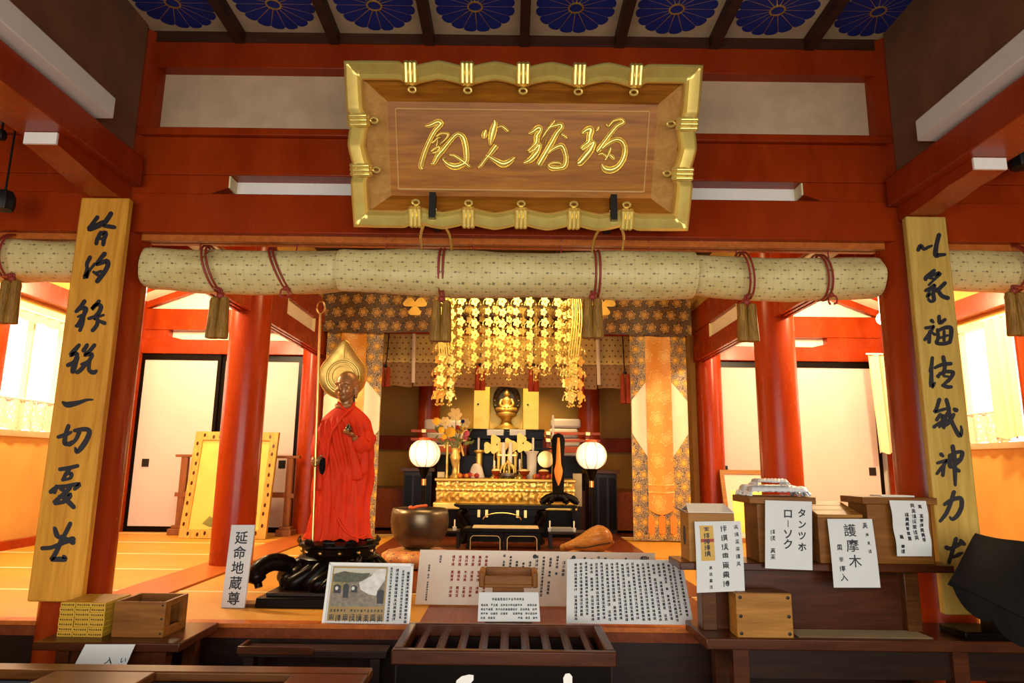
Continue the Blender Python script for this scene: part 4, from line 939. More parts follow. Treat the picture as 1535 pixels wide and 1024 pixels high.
# three golden lotus sprays behind
for k, (u, v, sc_) in enumerate(((742, 670, 1.0), (762, 668, .8), (781, 668, 1.0))):
    p = atY(u, v, 7.22); t = thing('lotus_spray', 'golden metal lotus spray in front of the shrine, %s of three' % ('left one', 'middle one', 'right one')[k], 'ornament', (p.x, 7.22, TOPZ), 'golden lotus sprays')
    part('stem', MB().tube(spline([(p.x, 7.22, TOPZ + .03), (p.x + .01*(k - 1), 7.22, TOPZ + .15), (p.x, 7.22, p.z)], 5), .007, 8), M['gold'], t)
    part('vase', MB().lathe([(.03, TOPZ), (.035, TOPZ + .01), (.018, TOPZ + .04), (.032, TOPZ + .08), (.02, TOPZ + .11), (.028, TOPZ + .125)], (p.x, 7.22, 0), 16), M['gold'], t)
    for q, (dx, dz, r) in enumerate(((0, .07, .05), (-.07, -.01, .05), (.07, -.01, .05), (0, -.02, .045)) if k != 1 else ((0, .04, .05), (-.05, -.02, .04), (.05, -.02, .04))):
        lf = MB(); lf.prism([(r*sc_*(1 + .18*math.cos(3*a))*math.cos(a), r*sc_*(1 + .18*math.cos(3*a))*1.1*math.sin(a)) for a in [2*PI*j/24 + .5 for j in range(24)]], lambda a, b, d: Vector((p.x + dx*sc_ + a, 7.20 - .012*q + d - .25*abs(a), p.z + dz*sc_ + b)), 0, .006); part('leaf', lf, M['gold_paint'], t)
# pair of white candles in a gold holder with the incense burner in front
hp = thing('twin_candle_holder', 'gold holder with two thick white candles in the middle of the altar table', 'candle holder', (0.0, 7.0, TOPZ))
for x in (-.036, .036):
    c = atY(760, 690, 7.0); part('candle', MB().lathe([(.020, TOPZ + .12), (.020, TOPZ + .36), (.012, TOPZ + .365)], (c.x + x, 7.0, 0), 14), M['wax'], hp)
cx = atY(760, 690, 7.0).x
for s_ in (-1, 1): part('upright', MB().lathe([(.03, TOPZ), (.03, TOPZ + .02), (.014, TOPZ + .04), (.018, TOPZ + .2), (.028, TOPZ + .25), (.012, TOPZ + .27)], (cx + s_*.085, 7.02, 0), 14), M['gold'], hp)
part('crossbar', MB().box(cx - .10, cx + .10, 6.99, 7.03, TOPZ + .225, TOPZ + .245), M['gold'], hp, bevel=.004)
part('cup', MB().lathe([(.03, TOPZ + .08), (.06, TOPZ + .10), (.066, TOPZ + .125), (.05, TOPZ + .122)], (cx, 7.0, 0), 18), M['gold'], hp); part('base', MB().lathe([(.05, TOPZ), (.05, TOPZ + .015), (.02, TOPZ + .03), (.02, TOPZ + .09)], (cx, 7.0, 0), 16), M['gold'], hp)
ib = thing('incense_burner', 'dark brown openwork incense burner in front of the two thick candles', 'incense burner', (cx + .01, 6.91, TOPZ))
bc = Vector((cx + .01, 6.91, TOPZ)); part('bowl', MB().lathe([(.05, .012), (.088, .02), (.098, .045), (.085, .06), (.07, .055)], bc, 24, 0, None, .5), M['bronze'], ib)
for j in range(3): part('foot', MB().ell(bc + Vector((.06*math.cos(2*PI*j/3 + .5), .03*math.sin(2*PI*j/3 + .5), .008)), .014, .014, .012, 8, 5), M['bronze'], ib)
lid = MB()
for j in range(9): lid.tube([bc + Vector((.08*math.cos(2*PI*j/9)*math.cos(a), .036*math.sin(2*PI*j/9)*math.cos(a), .055 + .10*math.sin(a))) for a in [PI/2*i/6 for i in range(7)]], .008, 6)
lid.ell(bc + Vector((0, 0, .165)), .016, .014, .024, 10, 8); part('lid', lid, M['gold_dull'], ib)
def candle(u, vb, vt, y, lb, stand=True, r=.011, z0=TOPZ):
    p = atY(u, vb, y); q = atY(u, vt, y); x = p.x
    t = thing('candlestick', lb, 'candlestick', (x, y, z0))
    part('candle', MB().lathe([(r, p.z), (r*1.1, q.z - .01), (r*.4, q.z)], (x, y, 0), 12), M['wax'], t)
    H = p.z - z0
    part('stick', MB().lathe([(.042, 0), (.042, .012), (.018, .03), (.012, H*.4), (.024, H*.5), (.012, H*.6), (.012, H*.9), (.035, H*.97), (.03, H)], (x, y, z0), 16), M['gold'], t)
candle(717, 685, 656, 7.16, 'thin white candle in a gold candlestick left of the lotus sprays')
candle(799, 685, 656, 7.16, 'thin white candle in a gold candlestick right of the lotus sprays')
candle(829, 655, 622, 7.14, 'tallest thin candle on a gold candlestick near the black draped post')
candle(741, 706, 690, 7.02, 'short white candle left of the incense burner', r=.009)
candle(779, 706, 688, 7.02, 'short pale candle right of the incense burner', r=.009)
# white draped figure, small bowls, offerings
wp = atY(714, 724, 6.98); wf = MB().lathe([(.075, 0), (.085, .01), (.072, .05), (.055, .11), (.036, .14), (.012, .148)], (wp.x, 6.98, TOPZ), 24, 0, None, .7)
solo('draped_figure', wf, M['paper_cream'], 'small figure under a white cloth on the left of the altar table', 'figure', smooth=70)
pd = MB().lathe([(.05, 0), (.05, .02), (.03, .035), (.03, .25), (.055, .27), (.05, .285)], (atY(716, 690, 7.12).x + .015, 7.12, TOPZ), 6); solo('gold_pillar', pd, M['gold_paint'], 'six sided gold pillar vase behind the white draped figure', 'vase')
pw = MB().lathe([(.055, 0), (.055, .02), (.048, .04), (.052, .24), (.075, .275), (.07, .28)], (atY(797, 700, 7.08).x, 7.08, TOPZ), 24); solo('white_vase', pw, M['paper_cream'], 'tall pale cylindrical vase right of the incense burner', 'vase')
for k, (u, lb, dx) in enumerate(((744, 'footed offering bowl of rice left of the incense burner', 0), (786, 'footed offering bowl of rice right of the incense burner', 0), (815, 'footed offering bowl of rice at the right end of the table', 0))):
    x = atY(u, 725, 6.93).x; t = thing('offering_bowl', lb, 'bowl', (x, 6.93, TOPZ), 'footed offering bowls')
    part('bowl', MB().lathe([(.028, 0), (.028, .01), (.014, .025), (.045, .05), (.058, .078), (.052, .078)], (x, 6.93, TOPZ), 20), M['red'], t)
    part('rice', MB().ell((x, 6.93, TOPZ + .076), .052, .052, .022, 16, 8), M['petal_cream'], t)
rng = random.Random(3)
for grp, (ua, ub), n, gl_ in (('left', (676, 722), 9, 'on the left of the altar table'), ('right', (800, 830), 7, 'on the right of the altar table')):
    xa = atY(ua, 725, 6.94).x; xb = atY(ub, 725, 6.94).x
    for k in range(n):
        x = lerp(xa, xb, (k + .5)/n); r = rng.uniform(.022, .030); yy = 6.94 + rng.uniform(-.02, .05)
        f = MB().ell((x, yy, TOPZ + r*.95), r, r, r*.95, 12, 8); f.cyl((x, yy, TOPZ + r*1.8), (x + .004, yy, TOPZ + r*2.1), .003, 6)
        solo('offered_fruit', f, M['petal_red'] if k % 2 else M['orange_cloth'], '%s fruit %s, %s from the left' % ('dark red' if k % 2 else 'orange', gl_, ('first', 'second', 'third', 'fourth', 'fifth', 'sixth', 'seventh', 'eighth', 'ninth')[k]), 'fruit', 'offered fruit %s' % gl_)
# gold openwork arch stand at the left and gong frame at the right
ar = thing('gold_arch', 'tall slender gold arch stand at the left end of the altar table', 'stand', (-0.62, 7.0, TOPZ)); ax = atY(670, 700, 7.0).x; ax2 = atY(684, 700, 7.0).x
for x in (ax, ax2 + .02): part('post', MB().lathe([(.02, 0), (.02, .02), (.013, .04), (.013, .36)], (x, 7.0, TOPZ), 12), M['gold'], ar)
part('arch', MB().tube(spline([(ax - .03, 7.0, TOPZ + .30), (ax, 7.0, TOPZ + .37), ((ax + ax2 + .02)/2, 7.0, TOPZ + .33), (ax2 + .02, 7.0, TOPZ + .37), (ax2 + .07, 7.0, TOPZ + .22)], 6), .011, 8), M['gold'], ar)
gg = thing('small_gong', 'round brass gong in a black frame beside the tall candle', 'gong', (0.40, 7.1, TOPZ)); gx = atY(818, 700, 7.12).x
part('disc', MB().lathe([(.0, -.006), (.085, -.006), (.09, 0), (.085, .008), (.03, .012), (0, .012)], (gx, 7.12, TOPZ + .20), 28, 0, (0, -1, 0)), M['brass'], gg)
for s_ in (-1, 1): part('post', MB().box(gx + s_*.10 - .008, gx + s_*.10 + .008, 7.10, 7.14, TOPZ, TOPZ + .30), M['black'], gg)
part('crossbar', MB().box(gx - .12, gx + .12, 7.10, 7.14, TOPZ + .30, TOPZ + .315), M['black'], gg)
# bouquet in a gold vase
fp = atY(683, 665, 6.96); fx = fp.x
fv = thing('flower_bouquet', 'bouquet of cream and yellow flowers in a gold vase left of the shrine', 'flowers', (fx, 6.96, TOPZ))
part('vase', MB().lathe([(.05, 0), (.055, .015), (.03, .04), (.022, .10), (.045, .17), (.055, .21), (.035, .26), (.045, .30), (.04, .30)], (fx, 6.96, TOPZ), 20), M['gold'], fv)
fz = TOPZ + .30
def bloom(c, r, mat, n=7, cup=.5, nm='flower'):
    mb = MB()
    for j in range(n):
        a = 2*PI*j/n; d = Vector((math.cos(a), -.35, math.sin(a))); d.normalize(); s_ = d.cross(Vector((0, 1, 0))); s_.normalize(); s_ = Vector((-math.sin(a), 0, math.cos(a)))
        rows = []
        for i, (k, w) in enumerate(((.05, .06), (.35, .26), (.7, .32), (.9, .20), (1.0, .03))):
            cc = c + d * (r*k) + Vector((0, -r*cup*k*k, 0)); rows.append([cc - s_*w*r, cc + Vector((0, r*.10, 0)), cc + s_*w*r])
        mb.rings(rows, 0, False, False, False)
    mb.ell(c, r*.18, r*.18, r*.18, 8, 6); part(nm, mb, mat, fv, smooth=70)
BL = [(683, 622, 1.25, 'petal_cream'), (668, 632, .9, 'petal_cream'), (698, 634, .95, 'petal_cream'), (655, 632, .7, 'petal_yellow'), (676, 648, .95, 'petal_yellow'), (690, 645, .8, 'petal_yellow'), (662, 645, .6, 'petal_yellow'), (694, 632, .35, 'blue'), (692, 643, .5, 'petal_red'), (686, 641, .4, 'petal_red'), (700, 650, .55, 'petal_pink'), (697, 656, .5, 'petal_pink'), (666, 655, .5, 'petal_yellow')]
for i, (u, v, s_, mt) in enumerate(BL):
    c = atY(u, v, 6.93 + .04 * ((i * 7) % 3 - 1)); bloom(c, .062*s_, M[mt], 6 if mt == 'petal_cream' else 9)
    part('stem', MB().tube(spline([(fx + (c.x - fx)*.15, 6.96, fz - .02), (fx + (c.x - fx)*.5, 6.95, lerp(fz, c.z, .5)), c + Vector((0, .01, 0))], 4), .004, 6), M['leaf'], fv)
rng = random.Random(5)
for j in range(22):
    c = atY(rng.uniform(652, 710), rng.uniform(640, 668), 6.97); a = rng.uniform(0, PI); L = rng.uniform(.05, .09); d = Vector((math.cos(a), -.3, math.sin(a)*.8)).normalized(); s_ = Vector((-d.z, 0, d.x))
    mb = MB(); mb.rings([[c + d*L*k - s_*w*L, c + d*L*k + Vector((0, .006, 0)), c + d*L*k + s_*w*L] for k, w in ((0, .02), (.3, .16), (.6, .17), (1, .01))], 0, False, False, False); part('leaf', mb, M['leaf'], fv, smooth=70)
# tall black post with an orange sash, at the right
bp = thing('draped_post', 'tall black cloth draped post with an orange sash, on splayed black feet', 'stand', (0.44, 6.6, 0.33)); px = atY(838, 700, 6.55).x
pt_ = lambda v: atY(840, v, 6.55).z
part('cloth', MB().rings([[Vector((px + w*math.cos(2*PI*j/18)*(1 + .12*math.sin(j*3)), 6.64 + w*.7*math.sin(2*PI*j/18), z)) for j in range(18)] for w, z in ((.035, .36), (.05, .42), (.055, pt_(715)), (.05, pt_(690)), (.06, pt_(670)), (.062, pt_(660)), (.045, pt_(652)), (.01, pt_(649)))]), M['black_matte'], bp, smooth=70)
part('sash', MB().sheet(lambda a, c: Vector((px - .004 + (a - .5)*interp([(0, .01), (.15, .06), (.3, .085), (.45, .05), (.8, .035), (1, .02)], c), 6.575 - .012*math.sin(PI*a), lerp(pt_(728), pt_(656), c))), 6, 16, .004), M['orange_cloth'], bp)
for dx, dz in ((-.20, .0), (-.11, -.01), (.10, .0), (.22, -.02)):
    part('foot', MB().tube(spline([(px + dx*.1, 6.63, .41), (px + dx*.5, 6.62, .40), (px + dx*.85, 6.60, .345)], 5), [.04]*4 + [.035]*5 + [.022]*2, 10), M['black'], bp)
part('tray', MB().box(px - .20, px + .17, 6.535, 6.75, .305, .33), M['black'], bp)
for x in (px - .17, px + .14): part('leg', MB().box(x - .015, x + .015, 6.55, 6.73, 0.0, .305), M['black'], bp)

# ================================================================ low black desk before the altar
dk = thing('low_desk', 'low black lacquered priest desk with brass edged openings in front of the altar', 'desk', (-0.06, 5.95, 0.0))
dx0, dx1, dy0, dy1 = -0.36, 0.26, 5.86, 6.12
part('desk_top', MB().box(dx0 - .03, dx1 + .03, dy0, dy1, .140, .172), M['black'], dk, bevel=.005)
part('writing_board', MB().box(-.315, .245, dy0 + .01, dy1 - .02, .172, .182), M['white_warm'], dk, bevel=.003)
def arch_panel(xa, xb):
    fr = MB(); w = xb - xa; out = [(xa, 0), (xa, .14), (xb, .14), (xb, 0)]
    inn = [(xb - .025, 0), (xb - .025, .075)] + [(xb - .025 - .03*(1 - math.cos(a)), .075 + .035*math.sin(a)) for a in [PI/2*i/6 for i in range(1, 7)]] + [(xa + .025 + .03*(1 - math.cos(a)), .075 + .035*math.sin(a)) for a in [PI/2*i/6 for i in range(6, -1, -1)]] + [(xa + .025, 0)]
    fr.prism(out + inn, lambda a, b, d: Vector((a, dy0 + .02 + d, b + .002)), 0, .02); part('leg_panel', fr, M['black'], dk)
    part('brass_edge', MB().tube([Vector((a, dy0 + .018, b + .002)) for a, b in inn], .004, 6), M['brass'], dk)
nP = 2; wP = (dx1 - dx0)/nP
for k in range(nP): arch_panel(dx0 + k*wP + .005, dx0 + (k + 1)*wP - .005)
for xa in (dx0, dx1 - .02): part('side_panel', MB().box(xa, xa + .02, dy0 + .04, dy1 - .01, 0, .14), M['black'], dk)
hs = thing('rear_bench', 'long black bench with upturned ends and a brass arch behind the low desk', 'bench', (-0.07, 6.4, 0.0))
hb = MB(); hb.prism([(-.50, .33), (-.44, .31), (-.38, .305), (.26, .305), (.31, .31), (.37, .33), (.38, .35), (.31, .345), (-.44, .345), (-.51, .35)], lambda a, b, d: Vector((a, d, b)), 6.24, 6.52); part('bench_top', hb, M['black'], hs, bevel=.004)
for x in (-.40, .26): part('leg', MB().tube(spline([(x, 6.3, .31), (x + (-.05 if x < 0 else .05), 6.3, .25), (x + (.02 if x < 0 else -.02), 6.3, .12), (x + (-.03 if x < 0 else .03), 6.3, 0)], 5), .035, 8), M['black'], hs)
part('apron', MB().box(-.38, .24, 6.27, 6.29, .25, .305), M['black'], hs)
part('brass_arch', MB().tube([Vector((-.07 + .17*math.cos(a), 6.262, .215 + .06*math.sin(a))) for a in [PI*i/16 for i in range(17)]], .006, 8), M['brass'], hs)
for x in (-.28, -.21, .07, .14): part('brass_fitting', MB().box(x - .012, x + .012, 6.258, 6.27, .235, .30), M['brass'], hs)
part('back_panel', MB().box(-.37, .23, 6.46, 6.48, 0, .305), M['black'], hs)
for s_, xa, xb in ((-1, -.74, -.42), (1, .33, .66)):
    nm = 'left' if s_ < 0 else 'right'
    t = thing('side_table', 'small dark side table %s of the low desk' % nm, 'table', ((xa + xb)/2, 6.0, 0))
    part('table_top', MB().box(xa, xb, 5.92, 6.14, .125, .145), M['darkwood'], t, bevel=.003)
    for x in (xa + .02, xb - .02):
        for y in (5.94, 6.12): part('leg', MB().box(x - .012, x + .012, y - .012, y + .012, 0, .125), M['darkwood'], t)
for x, lb in ((atY(824, 780, 6.0).x, 'tiny white candle on the right side table, left of the grey book'), (atY(860, 780, 6.0).x, 'tiny white candle on the right side table, right of the grey book'), (atY(682, 780, 6.0).x, 'tiny white candle on the left side table')):
    t = thing('small_candle', lb, 'candle', (x, 5.98, .145)); part('cup', MB().lathe([(.016, 0), (.018, .03), (.014, .03)], (x, 5.98, .145), 12), M['paper'], t); part('stick', MB().lathe([(.006, .02), (.006, .085), (.002, .09)], (x, 5.98, .145), 8), M['wax'], t)
xb_ = atY(842, 780, 6.0).x; solo('grey_book', MB().box(xb_ - .09, xb_ + .09, 5.96, 6.08, .145, .175), plain('grey_cover', (.22, .22, .20), .5), 'grey book lying between two tiny candles on the right side table', 'book', bevel=.003)
# ornament: golden hanging canopy of strings
orn = thing('hanging_ornament', 'large golden hanging ornament of linked strings and pendants above the altar', 'ornament', (-0.04, 5.9, 2.2), )
OY = 5.9; ox0, ox1 = -.60, .55
fr = MB()
for y in (OY - .16, OY + .16): fr.box(ox0, ox1, y - .02, y + .02, 2.17, 2.23)
for x in (ox0, ox1): fr.box(x - .02, x + .02, OY - .16, OY + .16, 2.17, 2.23)
part('canopy_frame', fr, M['gold_dull'], orn, bevel=.004)
for x in (-.45, .40): part('hanging_rod', MB().cyl((x, OY, 2.2), (x, OY, 2.72), .008, 8), M['iron'], orn)
part('canopy_top', MB().box(ox0, ox1, OY - .16, OY + .16, 2.23, 2.245), M['black'], orn)
def pend(mb, c, r):                                     # a pierced palmette plate
    mb.prism([(r*(1 + .22*math.cos(5*a))*math.cos(a), r*1.25*(1 + .22*math.cos(5*a))*math.sin(a)) for a in [2*PI*j/30 + PI/2 for j in range(30)]], lambda a, b, d: c + Vector((a, -.006 + d - abs(a)*.4, b)), 0, .006)
    mb.ell(c + Vector((0, -.010, 0)), r*.42, r*.3, r*.42, 8, 6); mb.ell(c + Vector((0, -.004, r*1.35)), r*.26, r*.2, r*.3, 8, 5); 
    for s_ in (-1, 1): mb.ell(c + Vector((s_*r*.95, -.004, r*.35)), r*.26, r*.22, r*.26, 6, 5)
def strand_mesh(L, steps, rad, seed):
    mb = MB(); rg = random.Random(seed); mb.tube([(0, 0, 0), (0, 0, -L)], .003, 5)
    for i in range(steps):
        z = -L * (i + .6)/steps; pend(mb, Vector((rg.uniform(-.006, .006), 0, z)), rad*rg.uniform(.85, 1.15))
        mb.ell((0, 0, z + L/steps*.45), .010, .010, .012, 8, 5)
        if i % 2 == 0:
            for s_ in (-1, 1):
                mb.tube(spline([(0, 0, z + rad), (s_*rad*1.3, -.004, z + rad*.4), (s_*rad*1.7, -.004, z - rad*.7)], 3), .003, 5); mb.ell((s_*rad*1.7, -.004, z - rad*.9), .008, .008, .012, 6, 5)
    mb.ell((0, 0, -L - .014), .012, .012, .018, 8, 6); 
    for s_ in (-1, 0, 1): mb.ell((s_*.016, 0, -L - .04 - .006*(s_ == 0)), .008, .008, .010, 6, 5)
    return mb
def mesh_of(mb, nm):
    o = link(nm, mb, M['gold'], (0, 0, 0)); return o
kinds = [mesh_of(strand_mesh(.60, 6, .030, 1), 'strand'), mesh_of(strand_mesh(.66, 7, .028, 2), 'strand'), mesh_of(strand_mesh(.92, 9, .032, 3), 'strand'), mesh_of(strand_mesh(.80, 8, .032, 4), 'strand')]
used = [False]*4
def strand(k, x, y, z, rz=0.0):
    o = kinds[k] if not used[k] else kinds[k].copy()
    if used[k]: COL.objects.link(o)
    used[k] = True; o.parent = orn; o.location = Vector((x, y, z)) - BASE[orn.name]; o.rotation_euler = (0, 0, rz)
rg = random.Random(11)
for row, y in enumerate((OY - .17, OY + .10)):
    n = 10 - (row == 1)
    for i in range(n):
        x = lerp(ox0 + .03, ox1 - .03, (i + .5*(row == 1))/(n - (0 if row == 1 else 1))); strand((i + row) % 2, x, y, 2.165 - .01*row, rg.uniform(-.3, .3))
for s_, xe in ((-1, ox0), (1, ox1)):
    for i in range(5):
        strand(2 if i % 2 else 3, xe + s_*(.0 - .02*i) + .012*math.sin(i*5), OY - .19 + .03*i, 2.165, rg.uniform(-.6, .6))
    strand(2, xe + s_*.035, OY - .12, 2.165, .5*s_); strand(3, xe + s_*.05, OY - .02, 2.165, -.5*s_)
    sw = MB()
    for q in range(5): sw.tube(spline([(xe + s_*.03 - s_*q*.016, OY - .215, 2.17), (xe + s_*.05 - s_*q*.02, OY - .225, 1.95), (xe + s_*.015 - s_*q*.02, OY - .22, 1.62)], 6), .006, 6)
    part('chain_bundle', sw, M['gold'], orn)
# ================================================================ red robed standing statue
SX, SY, SZ = -0.925, 3.80, 0.295
jz = thing('standing_statue', 'standing shaven bronze statue in red robes holding a long staff, golden leaf shaped halo behind', 'statue', (SX, SY, 0.0))
# plinth, carved rock and lotus pedestal
part('plinth', MB().box(-1.235, -0.66, 3.46, 4.08, 0.0, 0.048), M['black'], jz, bevel=.006)
part('plinth_step', MB().box(-1.20, -0.69, 3.50, 4.05, 0.048, 0.066), M['darkwood'], jz, bevel=.004)
rk = MB(); rg = random.Random(21)
for i in range(26):
    a = 2*PI*i/26 + rg.uniform(-.1, .1); ro = rg.uniform(.20, .30); ri = rg.uniform(.10, .15); k = rg.uniform(.8, 1.2)
    p = [(SX + ri*math.cos(a + .5), SY + ri*math.sin(a + .5), .20), (SX + .75*ro*math.cos(a + .3), SY + .75*ro*math.sin(a + .3), .16*k), (SX + ro*math.cos(a), SY + ro*math.sin(a), .10), (SX + ro*1.02*math.cos(a - .15), SY + .95*ro*math.sin(a - .15), .07)]
    P = spline(p, 6); n = len(P); rk.tube(P, [.032 + .016*math.sin(PI*j/(n - 1)*1.3 + i) for j in range(n)], 10)
for j in range(5): rk.ell((SX + .23*math.cos(j*1.3 + 2.6), SY - .17 + .05*math.sin(j), .10 + .03*(j % 2)), .06, .06, .045, 12, 8)
rk.tube(spline([(SX - .34, SY - .22, .075), (SX - .36, SY - .20, .15), (SX - .30, SY - .15, .19), (SX - .22, SY - .10, .17)], 6), [.02]*3 + [.045]*13 + [.04]*3, 12)
rk.lathe([(.20, .066), (.19, .12), (.13, .20)], (SX, SY, 0), 20)
part('carved_rock', rk, M['black'], jz, smooth=70)
lp = MB(); lp.lathe([(.12, .185), (.20, .19), (.215, .205), (.205, .215), (.19, .222), (.20, .258), (.218, .268), (.215, .280), (.19, .287), (.15, .295), (.0, .296)], (SX, SY, 0), 12)
part('pedestal', lp, M['black'], jz)
for j in range(12):
    a = 2*PI*(j + .5)/12; part('pedestal_stud', MB().ell((SX + .192*math.cos(a), SY + .192*math.sin(a), .240), .011, .011, .011, 8, 6), M['brass'], jz)
for j in range(12):
    a = 2*PI*j/12; pt = MB()
    pt.rings([[Vector((SX + (.20 + o)*math.cos(a + w), SY + (.20 + o)*math.sin(a + w), z)) for w in (-.14*k, 0, .14*k)] for z, o, k in ((.275, .012, 1), (.29, .022, 1.1), (.302, .018, .8), (.310, .012, .25))], 0, False, False, False)
    part('lotus_petal', pt, M['black'], jz, smooth=70)
# body: one surface grown with head, neck, trunk, arms and hands
HZ = 1.122
body = MB()
FT = Vector((-0.28, -0.96, 0)).normalized(); RT = Vector((-FT.y, FT.x, 0)) * -1     # facing a little to the left of the picture
RT = Vector((0.96, -0.28, 0))
def hp_(r, f, z): return Vector((SX - .008, SY, 0)) + RT*r + FT*f + Vector((0, 0, z))
RH = Matrix((RT, FT, Vector((0, 0, 1)))).transposed()
body.ell(hp_(0, -.012, HZ + .022), .062, .070, .072, 24, 16, 0, RH)
body.ell(hp_(0, .012, HZ - .020), .050, .054, .062, 22, 14, 0, RH)
body.ell(hp_(0, .028, HZ - .058), .030, .030, .026, 16, 10, 0, RH)
for s_ in (-1, 1):
    body.ell(hp_(s_*.030, .040, HZ - .025), .020, .020, .024, 12, 8, 0, RH)
    body.ell(hp_(s_*.060, -.010, HZ - .018), .009, .018, .036, 10, 8, 0, RH)
    body.ell(hp_(s_*.060, -.006, HZ - .050), .008, .010, .016, 8, 6, 0, RH)
    body.tube([hp_(s_*.008, .064, HZ + .012), hp_(s_*.025, .062, HZ + .020), hp_(s_*.044, .048, HZ + .012)], .006, 8)
    body.ell(hp_(s_*.009, .072, HZ - .022), .008, .008, .006, 8, 6, 0, RH)
body.tube([hp_(0, .060, HZ + .012), hp_(0, .070, HZ - .008), hp_(0, .078, HZ - .020)], [.007, .009, .010], 10)
body.ell(hp_(0, .064, HZ - .040), .018, .010, .005, 12, 6, 0, RH); body.ell(hp_(0, .062, HZ - .048), .014, .010, .006, 12, 6, 0, RH)
body.tube([hp_(0, -.005, HZ - .05), hp_(0, -.01, HZ - .10), Vector((SX, SY, .96))], [.036, .038, .055], 16)
body.tube([(SX, SY, .97), (SX, SY, .90), (SX, SY, .60), (SX, SY, .33)], [.04, .075, .085, .08], 18)
# picture-right arm bent up holding a jewel, picture-left arm lowered to the staff
hR = Vector((atY(526, 651, 3.66).x, 3.66, atY(526, 651, 3.66).z)); hL = Vector((atY(474, 690, 3.66).x + .006, 3.675, atY(474, 690, 3.66).z))
body.tube(spline([(SX + .06, SY, .92), (SX + .10, SY - .01, .80), (SX + .095, SY - .06, .79), hR + Vector((.012, .03, -.012))], 5), [.03]*5 + [.026]*6 + [.018]*5, 12)
body.tube(spline([(SX - .06, SY, .92), (SX - .10, SY - .01, .82), (SX - .11, SY - .06, .75), hL + Vector((.010, .03, .012))], 5), [.03]*5 + [.026]*6 + [.018]*5, 12)
def hand(c, fw, up, side, curl):
    fw = fw.normalized(); up = up.normalized(); side = side.normalized()
    Rm = Matrix((side, fw, up)).transposed(); body.ell(c, .021, .024, .012, 14, 8, 0, Rm)
    for k, (L, o) in enumerate(((.030, -.016), (.036, -.0055), (.034, .0055), (.027, .016))):
        b = c + fw*.018 + side*o
        body.tube(spline([b, b + fw*L*.5 + up*L*.10, b + fw*L*(.8 - .3*curl) + up*L*.6*curl, b + fw*L*(.85 - .7*curl) + up*L*(.9*curl)], 3), [.0058]*5 + [.005]*4 + [.004], 8)
    b = c - side*.018 + fw*.002; body.tube(spline([b, b - side*.012 + fw*.014 + up*.004, b - side*.008 + fw*.026 + up*.014*curl], 3), [.0065]*4 + [.0055]*2 + [.0045], 8)
hand(hR, Vector((-.6, -.8, .1)), Vector((0, .1, 1)), Vector((.8, -.6, 0)), .7)
hand(hL, Vector((-.75, -.55, -.1)), Vector((.5, -.8, 0)), Vector((0, 0, 1)), 1.0)
bo = part('body', body, M['bronze_skin'], jz, smooth=180)
rm = bo.modifiers.new('one surface', 'REMESH'); rm.mode = 'VOXEL'; rm.voxel_size = .0034; rm.use_smooth_shade = True
sm_ = bo.modifiers.new('soften', 'SMOOTH'); sm_.factor = .5; sm_.iterations = 3
ey = MB()
for s_ in (-1, 1):
    ey.ell(hp_(s_*.026, .0605, HZ + .001), .012, .004, .0045, 10, 6, 0, RH)
part('eyes', ey, M['brass'], jz); 
jw = MB().ell(hR + Vector((-.012, -.014, .026)), .018, .018, .018, 14, 10); jw.lathe([(.012, .016), (.004, .028), (0.001, .032)], hR + Vector((-.012, -.014, .026)), 10); part('jewel', jw, M['bronze'], jz, smooth=70)
# robe with long vertical folds
RZ0, RZ1 = .297, 1.018
HWX = [(0.297, .165), (.33, .155), (.45, .150), (.65, .158), (.80, .160), (.88, .153), (.93, .140), (.96, .118), (.99, .085), (1.018, .048)]
HWY = [(0.297, .135), (.33, .125), (.45, .118), (.65, .120), (.80, .118), (.88, .112), (.93, .100), (.96, .082), (.99, .062), (1.018, .046)]
def robe_pt(i, j, n, m, off=0.0):
    a = 2*PI*i/n; z = lerp(RZ0, RZ1, j/m); dp = max(0, min(1, (.93 - z)/.30))
    f = .011*math.sin(a*9 + 3.2*math.sin(z*5)) + .006*math.sin(a*17 + z*9) + .004*math.sin(a*29 + z*4)
    low = max(0, (.42 - z)/.13); f += .016*low*math.sin(a*6 + 1.2)
    k = 1 + dp*f*7*.8
    dg = .012*math.sin((z*1.0 + .55*math.cos(a))*46)*max(0, min(1, (z - .62)/.1))*max(0, min(1, (.95 - z)/.05))*(1 if math.sin(a) < 0 else .3)
    hx = (interp(HWX, z) + off)*k + dg*.5; hy = (interp(HWY, z) + off)*k + dg
    zz = z - (.012*math.sin(a*6 + 1.2) + .010*math.sin(a*11))*low*.8
    return Vector((SX + hx*math.cos(a), SY + hy*math.sin(a), zz))
n, m = 150, 70
rb = MB(); rb.rings([[robe_pt(i, j, n, m) for i in range(n)] for j in range(m + 1)], 0, True, False); part('robe', rb, M['robe'], jz, smooth=80)
# overlapping upper mantle: band from the picture-left shoulder across the chest, and its lower hem
def on_robe(u, v, off=.014):
    d = ray(u, v); 
    t0 = (SY - .2)/d.y; best = None
    for k in range(80):
        p = EYEV + d*(t0 + .28*k/80/d.y); z = p.z
        hx = interp(HWX, z) + off; hy = interp(HWY, z) + off
        if ((p.x - SX)/hx)**2 + ((p.y - SY)/hy)**2 <= 1: return p
    return EYEV + d*((SY - .06)/d.y)
for pts, w in (([(507, 603), (515, 612), (521, 617), (514, 625), (506, 636), (498, 648), (494, 662), (490, 690), (486, 715)], .008), ([(531, 604), (527, 612), (521, 617)], .009), ([(499, 762), (510, 785), (522, 800), (538, 806), (548, 802)], .008), ([(478, 620), (474, 640), (472, 660)], .007)):
    mb = MB(); mb.tube(spline([on_robe(u, v) for u, v in pts], 5), w, 8, 0, .7); part('hem', mb, M['robe'], jz, smooth=80)
